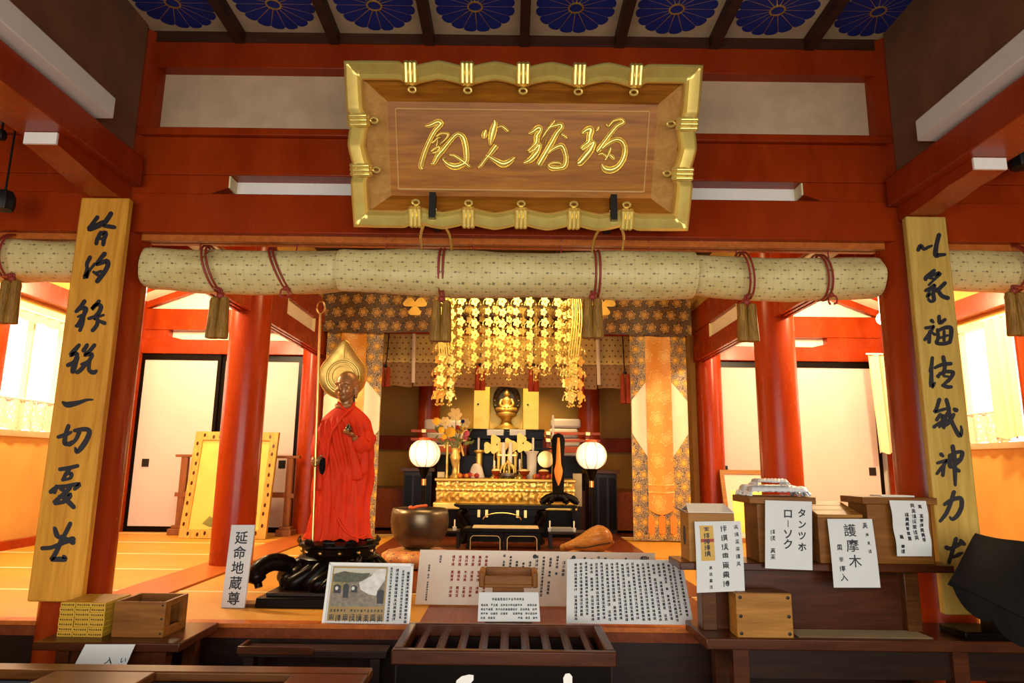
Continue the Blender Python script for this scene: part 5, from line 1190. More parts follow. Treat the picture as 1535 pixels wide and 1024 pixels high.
for pts, ww in (([(523, 656), (531, 690), (536, 720), (528, 722)], .030), ([(541, 640), (546, 680), (543, 712), (534, 716)], .026), ([(480, 660), (477, 700), (478, 735), (472, 738)], .026)):
    mb = MB(); P = spline([on_robe(u, v, .006) for u, v in pts[:3]], 7); k = len(P)
    mb.tube(P, [lerp(.012, ww, min(1, i/(k*.75))) * (1 if i < k - 1 else .6) for i in range(k)], 18, 0, .62); part('sleeve', mb, M['robe'], jz, smooth=80)
for P_, rr in (([(SX + .115, SY - .01, .84), (SX + .112, SY - .06, .79), hR + Vector((.022, .045, -.020))], [.062, .050, .038]), ([(SX - .118, SY - .01, .84), (SX - .120, SY - .06, .76), hL + Vector((.010, .045, .018))], [.058, .048, .036])):
    P_ = spline(P_, 6); mb = MB(); mb.tube(P_, [interp([(0, rr[0]), (.5, rr[1]), (1, rr[2])], i/(len(P_) - 1)) for i in range(len(P_))], 18); part('cuff', mb, M['robe'], jz, smooth=80)
part('under_collar', MB().tube([Vector((SX - .008 + .045*math.cos(a), SY - .012 + .042*math.sin(a), 1.018 - .010*math.sin(a + PI))) for a in [2*PI*j/24 for j in range(25)]], .012, 8), M['bronze_skin'], jz)
# golden leaf halo
hl = MB(); hc = atY(514, 562, 3.93); hw_ = .142
def leafpt(a, k=1.0):
    x = hw_*k*math.cos(a)*(1 if math.sin(a) < 0 else (1 - .30*math.sin(a)**3)); z = hw_*k*math.sin(a)*(1.0 if math.sin(a) < 0 else 1.0 + .50*max(0, math.sin(a))**5)
    return x, z
ns = 72; oo = [leafpt(2*PI*j/ns + PI/2) for j in range(ns)]
hl.rings([[Vector((hc.x + x*k, 3.93 + d, hc.z + z*k)) for x, z in oo] for k, d in ((1.0, .010), (1.0, 0), (.965, -.008), (.93, -.002), (.62, .004), (.05, .006))], 0, True, True)
part('halo', hl, M['gold_dull'], jz, smooth=50)
hr = MB()
for k in (.62, .70, .46): hr.tube([Vector((hc.x + hw_*k*math.cos(a), 3.927, hc.z - .01 + hw_*k*math.sin(a))) for a in [2*PI*j/40 for j in range(41)]], .0045, 6)
hr.tube([Vector((hc.x, 3.925, hc.z + .10)), Vector((hc.x, 3.925, hc.z + .19))], .003, 6); part('halo_rings', hr, M['gold'], jz)
part('halo_rod', MB().cyl((SX, 3.95, .30), (SX, 3.955, hc.z), .008, 8), M['iron'], jz)
# staff
s0 = atY(468, 817, 3.66); s1 = atY(480, 470, 3.66); 
part('staff', MB().cyl((s0.x, 3.665, s0.z), (s1.x, 3.665, s1.z), .0075, 10), M['brass'], jz)
part('staff_head', MB().tube([Vector((s1.x + .022*math.cos(a), 3.665, s1.z + .035 + .035*math.sin(a))) for a in [2*PI*j/20 for j in range(21)]], .004, 6), M['brass'], jz)
part('wrist_cloth', MB().ell(hL + Vector((.026, .0, -.03)), .018, .022, .045, 12, 8), M['black_matte'], jz)

# ================================================================ bowl gong on its cushion, wooden fish drum
bw = thing('singing_bowl', 'large dark bronze bowl gong on a patterned cushion, in front of the altar', 'bowl', (-.634, 4.9, .115))
bc = Vector((-.634, 4.9, .118))
part('bowl', MB().lathe([(.06, 0), (.11, .012), (.165, .055), (.195, .12), (.204, .18), (.200, .24), (.192, .272), (.182, .276), (.180, .262), (.186, .20), (.176, .11), (.12, .04), (0.01, .03)], bc, 48), M['bronze'], bw, smooth=60)
cu = MB(); cu.rings([[Vector((bc.x - .01 + r*(1 + .05*math.cos(8*t))*math.cos(t), 4.9 + r*(1 + .05*math.cos(8*t))*math.sin(t), z)) for t in [2*PI*j/48 for j in range(48)]] for r, z in ((.15, .002), (.215, .012), (.242, .045), (.235, .085), (.19, .112), (.10, .118))], 0, True, True, True, lambda i, j: (j/48*1.4, i*.07))
solo('bowl_cushion', cu, M['cushion'], 'round orange and gold brocade cushion under the bronze bowl gong', 'cushion', smooth=70)
solo('striker', MB().tube([(bc.x - .05, 4.80, bc.z + .278), (bc.x - .02, 4.9, bc.z + .285), (bc.x + .02, 5.08, bc.z + .282)], .011, 10).ell((bc.x - .052, 4.79, bc.z + .283), .018, .018, .016, 10, 8), M['orange_red'], 'small red striker lying across the rim of the bronze bowl', 'striker')
mk = thing('wooden_fish_drum', 'rounded carved wooden fish drum on the boards right of the low desk', 'drum', (.60, 5.35, .055))
mc = Vector((.62, 5.35, .055)); MBm = MB(); rows = []
for i in range(25):
    t = i/24; x = lerp(-.215, .165, t)
    r = .105*math.sqrt(max(.0, 1 - ((x - .055)/.115)**2)) if x > .055 else interp([(-.215, .018), (-.17, .030), (-.10, .052), (0.0, .095), (.055, .105)], x)
    zc = interp([(-.215, .035), (-.1, .06), (.05, .10), (.17, .10)], x)
    rows.append([mc + Vector((x, max(.004, r)*1.0*math.cos(2*PI*j/24), zc + max(.004, r)*.95*math.sin(2*PI*j/24) + .004*math.sin(j*3)*math.sin(i*1.2))) for j in range(24)])
MBm.rings(rows); part('body', MBm, wood('fish_wood', (.28, .10, .02), (.52, .24, .06), 'X', 3, .28), mk, smooth=70)
part('slit', MB().tube(spline([mc + Vector((-.13, -.045, .035)), mc + Vector((-.05, -.075, .040)), mc + Vector((.06, -.098, .065)), mc + Vector((.14, -.065, .075))], 5), .009, 8, 0, .5), M['iron'], mk)
part('tail', MB().ell(mc + Vector((-.215, -.01, .03)), .022, .03, .03, 10, 8), M['box_light'], mk)
part('knob', MB().ell(mc + Vector((.165, -.03, .075)), .014, .014, .014, 8, 6), M['box_light'], mk)
solo('drum_cushion', MB().lathe([(.12, .003), (.185, .012), (.195, .03), (.17, .052), (.08, .056)], (.62, 5.35, 0), 32), M['brocade_orange'], 'flat round cushion under the wooden fish drum', 'cushion', smooth=70)
solo('drum_mallet', MB().tube([(.37, 5.22, .012), (.50, 5.16, .012)], .008, 8).ell((.36, 5.225, .024), .022, .022, .022, 12, 8), M['paper'], 'mallet with a white cloth head in front of the wooden fish drum', 'mallet')

# ================================================================ side rooms
pf = thing('framed_painting', 'large yellow painting with a speckled bamboo frame leaning on a wooden rack, left room', 'painting', (-2.65, 6.5, 0))
px0, px1, pzh = -3.05, -2.25, .985; ly0, ly1 = 6.46, 6.62
def pfn(a, b, d): return Vector((a, lerp(ly0, ly1, b/pzh) - d, b))
part('canvas', MB().prism([(px0 + .07, .07), (px1 - .07, .07), (px1 - .07, pzh - .07), (px0 + .07, pzh - .07)], pfn, -.01, .012), plain('gold_ground', (.80, .52, .10), .6, var=.08, scale=5), pf)
for q in ([(px0, .004), (px1, .004), (px1 - .075, .08), (px0 + .075, .08)], [(px0 + .075, pzh - .08), (px1 - .075, pzh - .08), (px1, pzh), (px0, pzh)], [(px0, .004), (px0 + .075, .08), (px0 + .075, pzh - .08), (px0, pzh)], [(px1 - .075, .08), (px1, .004), (px1, pzh), (px1 - .075, pzh - .08)]):
    rg = random.Random(int(q[0][0]*100)); sp = MB().prism(q, pfn, -.012, .030)
    for k in range(9):
        t = (k + .5)/9; a = sum(x for x, _ in q)/4; b = sum(y for _, y in q)/4
        if abs(q[1][0] - q[0][0]) > .3: a = lerp(px0 + .05, px1 - .05, t)
        else: b = lerp(.08, pzh - .08, t)
        a += rg.uniform(-.012, .012); b += rg.uniform(-.012, .012)
        sp.prism([(a + .012*math.cos(e), b + .020*math.sin(e)) for e in [2*PI*j/7 for j in range(7)]], pfn, .029, .0312, 1)
    part('frame_side', sp, [M['kiri'], M['table']], pf)
fl = MB(); fl.prism([(-2.78, .44), (-2.70, .52), (-2.55, .56), (-2.48, .50), (-2.50, .36), (-2.58, .22), (-2.68, .20), (-2.76, .30)], pfn, .012, .014); part('painted_flower', fl, M['petal_cream'], pf)
lf = MB()
for q in ([(-2.86, .13), (-2.80, .20), (-2.74, .17), (-2.70, .12), (-2.78, .10)], [(-2.82, .075), (-2.74, .095), (-2.68, .08), (-2.75, .072)], [(-2.74, .14), (-2.66, .15), (-2.55, .24), (-2.57, .25), (-2.66, .17)], [(-2.46, .18), (-2.38, .28), (-2.36, .22)]): lf.prism(q, pfn, .012, .014)
part('painted_leaves', lf, M['leaf'], pf)
kr = thing('wooden_rack', 'dark wooden stand with two posts behind the framed painting', 'stand', (-2.7, 6.75, 0))
for x in (-3.21, -2.17):
    part('post', MB().box(x - .032, x + .032, 6.74, 6.79, .09, .74), M['skirt'], kr, bevel=.003)
    part('foot', MB().box(x - .075, x + .075, 6.68, 6.85, .0, .06), M['skirt'], kr, bevel=.006); part('foot_block', MB().box(x - .055, x + .055, 6.71, 6.82, .06, .09), M['skirt'], kr, bevel=.004)
    part('peg', MB().box(x - .06, x + .06, 6.733, 6.74, .36, .40), M['skirt'], kr)
part('top_rail', MB().box(-3.30, -2.08, 6.735, 6.795, .74, .765), M['skirt'], kr, bevel=.003); part('cross_rail', MB().box(-3.178, -2.202, 6.75, 6.78, .36, .41), M['skirt'], kr)
pr = thing('framed_picture', 'pale wooden framed picture leaning on the right sliding doors behind the counter', 'picture', (2.30, 6.8, 0))
def prf(a, b, d): return Vector((a, lerp(6.66, 6.84, b/.68) - d, b))
x0, x1, h = 2.08, 2.62, .68
for q in ([(x0, .003), (x1, .003), (x1 - .04, .04), (x0 + .04, .04)], [(x0 + .04, h - .04), (x1 - .04, h - .04), (x1, h), (x0, h)], [(x0, .003), (x0 + .04, .04), (x0 + .04, h - .04), (x0, h)], [(x1 - .04, .04), (x1, .003), (x1, h), (x1 - .04, h - .04)]): part('frame_side', MB().prism(q, prf, -.01, .02), M['box_light'], pr)
part('print', MB().prism([(x0 + .03, .03), (x1 - .03, .03), (x1 - .03, h - .03), (x0 + .03, h - .03)], prf, -.01, .006), M['paper_cream'], pr)
part('image', MB().prism([(x0 + .09, .09), (x1 - .09, .09), (x1 - .09, h - .20), (x0 + .09, h - .20)], prf, .006, .008), M['gold_paint'], pr)
def curtain(X, y0, y1, z0, z1, lb, wave=.02, k=34, mat='curtain', th=.004, nm='window_curtain', rod=True, amp2=0):
    s = 1 if X > 0 else -1; t = thing(nm, lb, 'curtain', (X, (y0 + y1)/2, z0))
    mb = MB(); mb.sheet(lambda a, c: Vector((X - s*wave*(.6 + .4*c)*math.sin(a*(y1 - y0)*k) - s*amp2*(1 - c), lerp(y0, y1, a) + .02*(1 - c)*math.sin(a*9), lerp(z0 + .008*math.sin(a*25), z1, c))), 60, 8, th); part('cloth', mb, M[mat], t, smooth=80)
    for yy in (y0 - .02, y1 + .02): part('rail_bracket', MB().box(min(X, s*3.985), max(X, s*3.985), yy - .008, yy + .008, z1 + .002, z1 + .018), M['white'], t)
    if rod: part('curtain_rail', MB().cyl((X, y0 - .03, z1 + .01), (X, y1 + .03, z1 + .01), .010, 10), M['white'], t)
lace = N('lace'); lv = lace.new('ShaderNodeTexVoronoi', feature='DISTANCE_TO_EDGE'); lace.put(lv.inputs['Vector'], lace.tc()); lv.inputs['Scale'].default_value = 26
M['lace'] = lace.out((.85, .72, .52), .8, 0, Alpha=lace.m('ADD', .62, lace.m('MULTIPLY', lace.m('LESS_THAN', lv.outputs[0], .12), .3)))
curtain(-3.90, 5.12, 6.20, .93, 1.16, 'short lace curtain along the bottom of the left window', .012, 40, 'lace')
curtain(3.90, 5.30, 6.20, .93, 1.16, 'short lace curtain along the bottom of the right window', .012, 40, 'lace')
curtain(-3.91, 5.16, 6.26, 1.80, 1.87, 'thin pelmet cloth along the top of the left window', .012, 40, 'curtain')
ca, cb_ = atY(1304, 545, 6.72).x, atY(1352, 545, 6.72).x
t = thing('window_curtain', 'ivory curtain gathered in the rear corner of the right room', 'curtain', ((ca + cb_)/2, 6.72, .86))
mb = MB(); mb.sheet(lambda a, c: Vector((lerp(ca, cb_, a) + .03*(1 - c), 6.72 + .03*(.6 + .4*c)*math.sin(a*19 + .5*c), lerp(.86 + .01*math.sin(a*20), 1.84, c))), 60, 8, .004); part('cloth', mb, M['curtain'], t, smooth=80)
part('curtain_rail', MB().cyl((ca - .03, 6.72, 1.85), (3.985, 6.72, 1.85), .010, 10), M['white'], t)
curtain(3.80, 5.02, 5.30, .95, 1.88, 'ivory curtain gathered at the near side of the right window', .035, 60, 'curtain')
curtain(-3.86, 6.60, 6.84, .72, 1.86, 'ivory curtain gathered in the rear corner of the left room', .035, 60, 'curtain')
# lamps of the side rooms (the right one shows beside the front column)
for s_, nm in ((1, 'right'), (-1, 'left')):
    p = atY(1322, 478, 6.2) if s_ > 0 else Vector((-3.55, 6.2, 2.12))
    t = thing('wall_lamp', 'small bright lamp on the rafter of the %s side room' % nm, 'lamp', tuple(p))
    part('bulb', MB().ell(p, .05, .05, .055, 16, 12), M['bulb'], t); part('socket', MB().cyl(p + Vector((0, 0, .045)), p + Vector((0, 0, .36)), .018, 10), M['white'], t)
# dark hanging bells at both edges of the porch
for u, v0, v1, X, lb in ((6, 286, 318, -1, 'dark ribbed hanging ornament at the left picture edge, below the side beam'), (1532, 215, 255, 1, 'dark ribbed hanging ornament at the right picture edge, below the side beam'), (2, 195, 210, -1, 'brown rounded hanging ornament at the upper left picture edge')):
    p = atY(u, (v0 + v1)/2, 2.9); H = atY(u, v0, 2.9).z - atY(u, v1, 2.9).z
    t = thing('hanging_bell', lb, 'bell', tuple(p)); n = 32
    part('bell', MB().rings([[p + Vector((r*H*(1 + .06*math.cos(8*a))*math.cos(a), r*H*(1 + .06*math.cos(8*a))*math.sin(a), z*H)) for a in [2*PI*j/n for j in range(n)]] for r, z in ((.12, .5), (.30, .46), (.40, .25), (.42, -.1), (.36, -.40), (.10, -.46))]), M['iron'], t)
    part('chain', MB().cyl(p + Vector((0, 0, H*.48)), (p.x, p.y, 2.43), .005, 6), M['iron'], t)
# ================================================================ writing on papers
def textfaces(s, size, bold=0.0, vertical=True, gap=1.08):
    """faces of a line of writing, origin at the top, running down (or right)"""
    out = []
    for i, ch in enumerate(s):
        if ch == ' ': continue
        c = bpy.data.curves.new('t', 'FONT'); c.body = ch; c.size = size; c.align_x = 'CENTER'; c.resolution_u = 2; c.offset = bold
        o = bpy.data.objects.new('t', c); COL.objects.link(o)
        me = bpy.data.meshes.new_from_object(o.evaluated_get(bpy.context.evaluated_depsgraph_get()))
        dx, dy = (0, -(i*gap + .86)*size) if vertical else ((i*gap + .5)*size, -.86*size)
        for p in me.polygons: out.append([(me.vertices[k].co.x + dx, me.vertices[k].co.y + dy) for k in p.vertices])
        bpy.data.objects.remove(o); bpy.data.curves.remove(c); bpy.data.meshes.remove(me)
    return out
def scribble(rg, x, y, w, h):                           # a small illegible character: a few crossing strokes
    q = []; t = .11*w
    def seg(x0, y0, x1, y1):
        d = Vector((x1 - x0, y1 - y0)); n = Vector((-d.y, d.x)).normalized()*t*rg.uniform(.7, 1.1)
        q.append([(x + x0*w + n.x, y + y0*h + n.y), (x + x0*w - n.x, y + y0*h - n.y), (x + x1*w - n.x, y + y1*h - n.y), (x + x1*w + n.x, y + y1*h + n.y)])
    if w > .016: t = .075*w
    xs = (-.46, .46) if rg.random() < .5 else (-.18, .46)
    if xs[0] > -.3: seg(-.34, .42, -.38, .22); seg(-.46, .12, -.24, .14); seg(-.34, .14, -.36, -.46)
    k = rg.choice((3, 4, 4)) if w > .012 else 3
    for i in range(k):
        yy = .42 - .8*i/k - rg.uniform(0, .08); sh_ = rg.uniform(0, .14); seg(xs[0] + sh_, yy, xs[1] - sh_*.6, yy + .03)
    xm = (xs[0] + xs[1])/2 + rg.uniform(-.05, .05); top_ = rg.choice((.48, .40)); seg(xm, top_, xm + .01, rg.choice((-.46, -.2)))
    if rg.random() < .5: seg(xs[0] + .12, .30, xs[0] + .14, -.25); seg(xs[1] - .12, .30, xs[1] - .12, -.28)
    if rg.random() < .7: seg(xm - .05, -.15, xs[0] + .04, -.46); seg(xm + .05, -.15, xs[1], -.46)
    return q
def column(rg, x, y0, y1, w, fill=1.0, gap=1.18):
    out = []; y = y0
    while y - w > y1:
        if rg.random() < fill: out += scribble(rg, x, y - w/2, w, w)
        y -= w*gap
    return out
class Sheet:                                            # a sheet of paper through four corners, bent by curl(a,c)
    def __init__(s, tl, tr, bl, br, curl=None):
        s.q = [Vector(p) for p in (tl, tr, bl, br)]; s.curl = curl or (lambda a, c: 0)
        s.n = (s.q[1] - s.q[0]).cross(s.q[2] - s.q[0]); s.n.normalize(); s.n = -s.n if s.n.y > 0 else s.n
        s.w = (s.q[1] - s.q[0]).length; s.h = (s.q[2] - s.q[0]).length
    def at(s, a, c, d=0):                               # a: 0..1 left to right, c: 0..1 top to bottom
        tl, tr, bl, br = s.q
        return lerp(lerp(tl, tr, a), lerp(bl, br, a), c) + s.n*(s.curl(a, c) + d)
    def fn(s): return lambda x, y, d: s.at(x/s.w, -y/s.h, d)
    def paper(s, mb, th=.0012, mi=0):
        return mb.sheet(lambda a, c: s.at(a, 1 - c), 14, 14, th, mi)
INK = .0009
def notice(name, label, cat, sh, mat, lines, group=None, extra=None, chars=(), cols=()):
    t = thing(name, label, cat, tuple(sh.at(.5, 1))); mb = MB(); sh.paper(mb); ps = part('sheet', mb, mat, t, smooth=80)
    for im, fs in lines:
        lm = MB(); lm.text2(fs, sh.fn(), INK); part('lettering', lm, im, ps)
    for im, fs in cols:
        lm = MB(); lm.text2(fs, sh.fn(), INK); part('text_column', lm, im, ps)
    for fs in chars:
        lm = MB(); lm.text2(fs, sh.fn(), INK); part('character', lm, M['ink'], ps)
    if extra: extra(t, sh)
    return t
def shift(fs, dx, dy): return [[(x + dx, y + dy) for x, y in f] for f in fs]

# ---------------------------------------------------------------- narrow upright sign with five brush characters
sg = thing('upright_sign', 'narrow white upright sign with five black characters standing beside the red robed statue', 'sign', (-1.33, 3.47, 0))
sq = Sheet(atY(347, 787, 3.49), atY(382, 787, 3.49), (-1.398, 3.455, .002), (-1.285, 3.455, .002))
sb_ = MB(); sb_.sheet(lambda a, c: sq.at(a, 1 - c), 2, 2, .012); part('board', sb_, M['paper'], sg)
for i, ch in enumerate('延命地蔵尊'):
    lm = MB(); lm.text2(shift(textfaces(ch, .064, .0011), sq.w/2, -.030 - i*.071), sq.fn(), INK); part('character', lm, M['ink'], sg)
part('foot', MB().box(-1.39, -1.24, 3.47, 3.56, 0.002, .018), M['counter'], sg); part('prop', MB().beam((-1.335, 3.55, .02), (-1.33, 3.495, .16), .03, .008), M['box'], sg)

# ---------------------------------------------------------------- framed photo notice
q = Sheet(atY(494, 843, 3.21), atY(620, 845, 3.21), atY(482, 938, 3.16), atY(614, 939, 3.16))
pn = thing('photo_notice', 'white framed notice with an outdoor photograph and vertical writing beside the statue base', 'sign', tuple(q.at(.5, 1)))
mb = MB(); mb.sheet(lambda a, c: q.at(a, 1 - c), 4, 4, .010); part('board', mb, M['paper'], pn)
fr = MB(); w, h = q.w, q.h; fnq = q.fn()
for r in ((0, 0, w, -.012), (0, -h + .012, w, -h), (0, 0, .012, -h), (w - .010, 0, w, -h)): fr.prism([(r[0], r[1]), (r[2], r[1]), (r[2], r[3]), (r[0], r[3])], fnq, 0, .005)
part('frame', fr, M['white'], pn)
a0, a1, b0_, b1_ = .020, w*.70, -.016, -h + .020
def patch(name, poly, mt, d): part(name, MB().prism(poly, fnq, .0002, d), mt, pn)
patch('gold_mount', [(a0, b0_), (a1, b0_), (a1, b1_), (a0, b1_)], plain('mount_card', (.30, .17, .025), .5), .0012)
pb = b0_ - .008; pe = -h*.70; X = lambda k: lerp(a0 + .006, a1 - .006, k); Y = lambda k: lerp(pb, pe, k)
grey = plain('photo_gravel', (.17, .13, .08), .5, var=.4, scale=60); sky = plain('photo_sky', (.50, .46, .36), .5); wd = plain('photo_trees', (.05, .05, .012), .5, var=.6, scale=80); grass = plain('photo_grass', (.20, .15, .03), .5, var=.4, scale=80); rock = plain('photo_rock', (.58, .55, .50), .5, var=.2, scale=40)
patch('photograph', [(X(0), Y(0)), (X(1), Y(0)), (X(1), Y(1)), (X(0), Y(1))], grey, .0016)
patch('photo_sky', [(X(0), Y(0)), (X(1), Y(0)), (X(1), Y(.2)), (X(.6), Y(.14)), (X(.3), Y(.1)), (X(0), Y(.2))], sky, .0019)
patch('photo_trees', [(X(0), Y(.16)), (X(.2), Y(.08)), (X(.45), Y(.14)), (X(.7), Y(.12)), (X(.62), Y(.32)), (X(.3), Y(.38)), (X(0), Y(.36))], wd, .0021)
patch('photo_grass', [(X(0), Y(.36)), (X(.3), Y(.38)), (X(.34), Y(.5)), (X(.1), Y(.62)), (X(0), Y(.62))], grass, .0021)
patch('photo_rock', [(X(.50), Y(.38)), (X(.70), Y(.22)), (X(.86), Y(.02)), (X(.99), Y(.0)), (X(.99), Y(.3)), (X(.88), Y(.55)), (X(.84), Y(.72)), (X(.70), Y(.68)), (X(.54), Y(.56))], rock, .0024)
for (xa, xb, ya, yb) in ((.03, .17, .42, .66), (.21, .32, .40, .78), (.36, .48, .44, .64), (.86, .99, .55, .92)): patch('photo_figure', [(X(xa), Y(ya + .04)), (X((xa + xb)/2), Y(ya)), (X(xb), Y(ya + .05)), (X(xb), Y(yb)), (X(xa + .01), Y(yb))], M['ink'], .0026)
for xa in (.09, .40): patch('photo_patch', [(X(xa + .03*math.cos(e)), Y(.53 + .05*math.sin(e))) for e in [2*PI*j/10 for j in range(10)]], rock, .0029)
rg = random.Random(31); cap = []
for k in range(8): cap += scribble(rg, lerp(a0 + .018, a1 - .018, k/7), -h*.88, .025, .032)
for k in range(16):
    if k != 5: cap += scribble(rg, lerp(a0 + .014, a1 - .012, k/15), -h*.765, .010, .012)
lm = MB(); lm.text2(cap, fnq, .0018); part('caption', lm, M['ink'], pn)
cols = []
for k, (x, e) in enumerate(((.745, .96), (.815, .97), (.885, .90), (.945, .99))): cols += column(rg, w*x, -.018 - .006*k, -h*e, .0135 if k % 2 else .011, .97)
lm = MB(); lm.text2(cols, fnq, .0009); part('lettering', lm, M['ink'], pn)
part('prop', MB().beam(q.at(.5, .9) + Vector((0, .10, -.02)), q.at(.5, .2) + Vector((0, .012, 0)), .03, .006), M['box'], pn)

# ---------------------------------------------------------------- long cream notice behind
q = Sheet(atY(630, 824, 3.64), atY(982, 829, 3.64), atY(622, 906, 3.56), atY(976, 911, 3.56)); w, h = q.w, q.h; rg = random.Random(41)
red, blk = [], []
for gy in range(3):
    for k in range(6): red.append(column(rg, w*(.285 - .028*k) , -h*(.10 + .285*gy), -h*(.33 + .285*gy), .0155, .95))
for k in range(5): blk.append(column(rg, w*(.36 + .028*k), -h*(.07 + .03*k), -h*rg.uniform(.5, .95), .013, .9))
blk += [column(rg, w*.045, -h*.10, -h*.95, .010, .8), column(rg, w*.09, -h*.1, -h*.3, .012, .9)]
for k in range(14): blk.append(column(rg, w*(.50 + .029*k), -h*(.08 + .02*(k % 3)), -h*rg.uniform(.35, .9), .014 if k % 4 else .017, .92))
for k in range(3): blk.append(column(rg, w*(.915 + .028*k), -h*.08, -h*.3, .014, .9))
blk.append(column(rg, w*.955, -h*.06, -h*.3, .03, 1))
def dots(t, sh):
    m_ = MB()
    for x, y in ((.49, .10), (.655, .11)): m_.prism([(w*x + .011*math.cos(e), -h*y + .011*math.sin(e)) for e in [2*PI*j/14 for j in range(14)]], sh.fn(), .0002, .0012)
    part('bullet_marks', m_, M['ink'], t)
    bk = MB(); bk.sheet(lambda a, c: sh.at(a, 1 - c, -.0015), 2, 2, .006); part('backing_board', bk, M['paper_cream'], t)
    part('prop', MB().beam(sh.at(.5, .95) + Vector((0, .10, -.008)), sh.at(.5, .25) + Vector((0, .012, 0)), .03, .006), M['box'], t)
notice('long_notice', 'long cream notice board with red and black vertical writing behind the offering box', 'sign', q, M['paper_cream'], [], extra=dots, cols=[(M['ink_red'], c) for c in red] + [(M['ink'], c) for c in blk])
# ---------------------------------------------------------------- dense sheet at the right
q = Sheet(atY(850, 838, 3.26), atY(1022, 840, 3.26), atY(849, 935, 3.165), atY(1040, 937, 3.165), lambda a, c: .004*math.sin(PI*a)); w, h = q.w, q.h; rg = random.Random(51)
blk = []
for k in range(21): blk += column(rg, w*(.965 - .0445*k) if k > 1 else w*(.962 - .05*k), -h*(.05 + .012*(k % 3)), -h*(.97 if k > 1 else .9), .0128 if k not in (1,) else .011, .96, 1.22)
def back(t, sh): 
    bk = MB(); bk.sheet(lambda a, c: sh.at(a, 1 - c, -.0015), 6, 2, .006); part('backing_board', bk, M['paper_cream'], t)
    part('prop', MB().beam(sh.at(.5, .92) + Vector((0, .12, -.006)), sh.at(.5, .25) + Vector((0, .012, 0)), .03, .006), M['box'], t)
notice('text_notice', 'pale sheet densely covered with vertical black writing at the right of the floor edge', 'sign', q, M['paper'], [(M['ink'], blk)], extra=back)

# ---------------------------------------------------------------- offering box with slatted top, card and tray
OB = thing('offering_box', 'dark wooden offering box with a slatted top at the bottom centre', 'offering box', (-.02, 2.76, -.85))
X0, X1, Y0, Y1, ZT = -.415, .385, 2.55, 2.985, .05
fr = MB().box(X0, X1, Y0, Y0 + .035, ZT - .05, ZT).box(X0, X1, Y1 - .03, Y1, ZT - .05, ZT).box(X0, X0 + .035, Y0 + .035, Y1 - .03, ZT - .05, ZT).box(X1 - .035, X1, Y0 + .035, Y1 - .03, ZT - .05, ZT)
part('rim', fr, M['table'], OB, bevel=.005)
fp_ = part('front_panel', MB().box(X0 + .02, X1 - .02, Y0 + .012, Y0 + .03, -.83, ZT - .05), M['black'], OB)
part('back_panel', MB().box(X0 + .02, X1 - .02, Y1 - .03, Y1 - .012, -.83, ZT - .05), M['darkwood'], OB)
for xa in (X0 + .012, X1 - .030): part('side_panel', MB().box(xa, xa + .018, Y0 + .03, Y1 - .03, -.83, ZT - .05), M['darkwood'], OB)
part('bottom', MB().box(X0 + .02, X1 - .02, Y0 + .03, Y1 - .03, -.83, -.81), M['darkwood'], OB)
part('tray', MB().box(X0 + .035, X1 - .035, Y0 + .035, Y1 - .03, -.16, -.145), M['darkwood'], OB)
for k in range(9):
    x = X0 + .075 + k*(X1 - X0 - .15)/8; part('slat', MB().prism([(x - .012, -.022), (x + .012, -.022), (x + .016, .0), (x, .012), (x - .016, .0)], lambda a, b, d: Vector((a, d, ZT - .035 + b)), Y0 + .03, Y1 - .026), M['table'], OB)
for xa in (X0 + .03, X1 - .07):
    for ya in (Y0 + .03, Y1 - .07): part('foot', MB().box(xa, xa + .04, ya, ya + .04, -.85, -.83), M['black'], OB)
def leafy(cu, cv, flip):
    c = atY(cu, cv, Y0 + .012); mb = MB(); pts = [(-.036, -.03), (-.030, .004), (-.012, .018), (.014, .024), (.030, .022), (.030, .006), (.014, -.012), (-.004, -.024), (-.020, -.04)] if flip > 0 else [(-.016, .012), (-.008, .026), (.006, .028), (.016, .018), (.016, -.002), (.008, -.03), (-.006, -.036), (-.014, -.014)]
    mb.prism(pts, lambda a, b, d: Vector((c.x + a, Y0 + .012 - d, c.z + b)), 0, .0015); part('painted_crest', mb, M['white'], fp_)
leafy(697, 1022, 1); leafy(851, 1022, -1)
q = Sheet(atY(718, 888, 3.055), atY(807, 888, 3.055), atY(716, 932, 3.03), atY(810, 932, 3.03)); w, h = q.w, q.h; rg = random.Random(61); blk = []
for x in range(12): blk += scribble(rg, w*(.24 + .045*x), -h*.24, .0095, .011)
for r in range(4):
    for x in range(23):
        if rg.random() < .85 and not (r == 3 and 5 < x < 15): blk += scribble(rg, w*(.06 + .04*x), -h*(.44 + .145*r), .0088, .0095)
notice('small_card', 'small white card with rows of writing standing at the back of the offering box', 'sign', q, M['paper'], [(M['ink'], blk)], extra=lambda t, sh: (part('backing', MB().sheet(lambda a, c: sh.at(a, 1 - c, -.0015), 2, 2, .004), M['paper'], t), part('card_foot', MB().box(-.10, .10, 3.03, 3.10, .004, .045), M['counter'], t)))
ct = thing('wooden_tray', 'small brown wooden tray with raised ends on a block behind the white card', 'tray', (-.0, 3.12, .0))
c = atY(762, 872, 3.17); part('block', MB().box(c.x - .07, c.x + .07, 3.15, 3.25, .004, .165), M['box'], ct, bevel=.003)
part('base', MB().box(c.x - .105, c.x + .105, 3.13, 3.27, .165, .18), M['box'], ct, bevel=.003); part('front_rail', MB().box(c.x - .105, c.x + .105, 3.13, 3.142, .18, .215), M['box'], ct, bevel=.002); part('back_rail', MB().box(c.x - .105, c.x + .105, 3.258, 3.27, .18, .235), M['box'], ct, bevel=.002)
for s_ in (-1, 1): part('end_block', MB().box(c.x + s_*.118 - .013, c.x + s_*.118 + .013, 3.125, 3.275, .165, .235), M['box'], ct, bevel=.008)
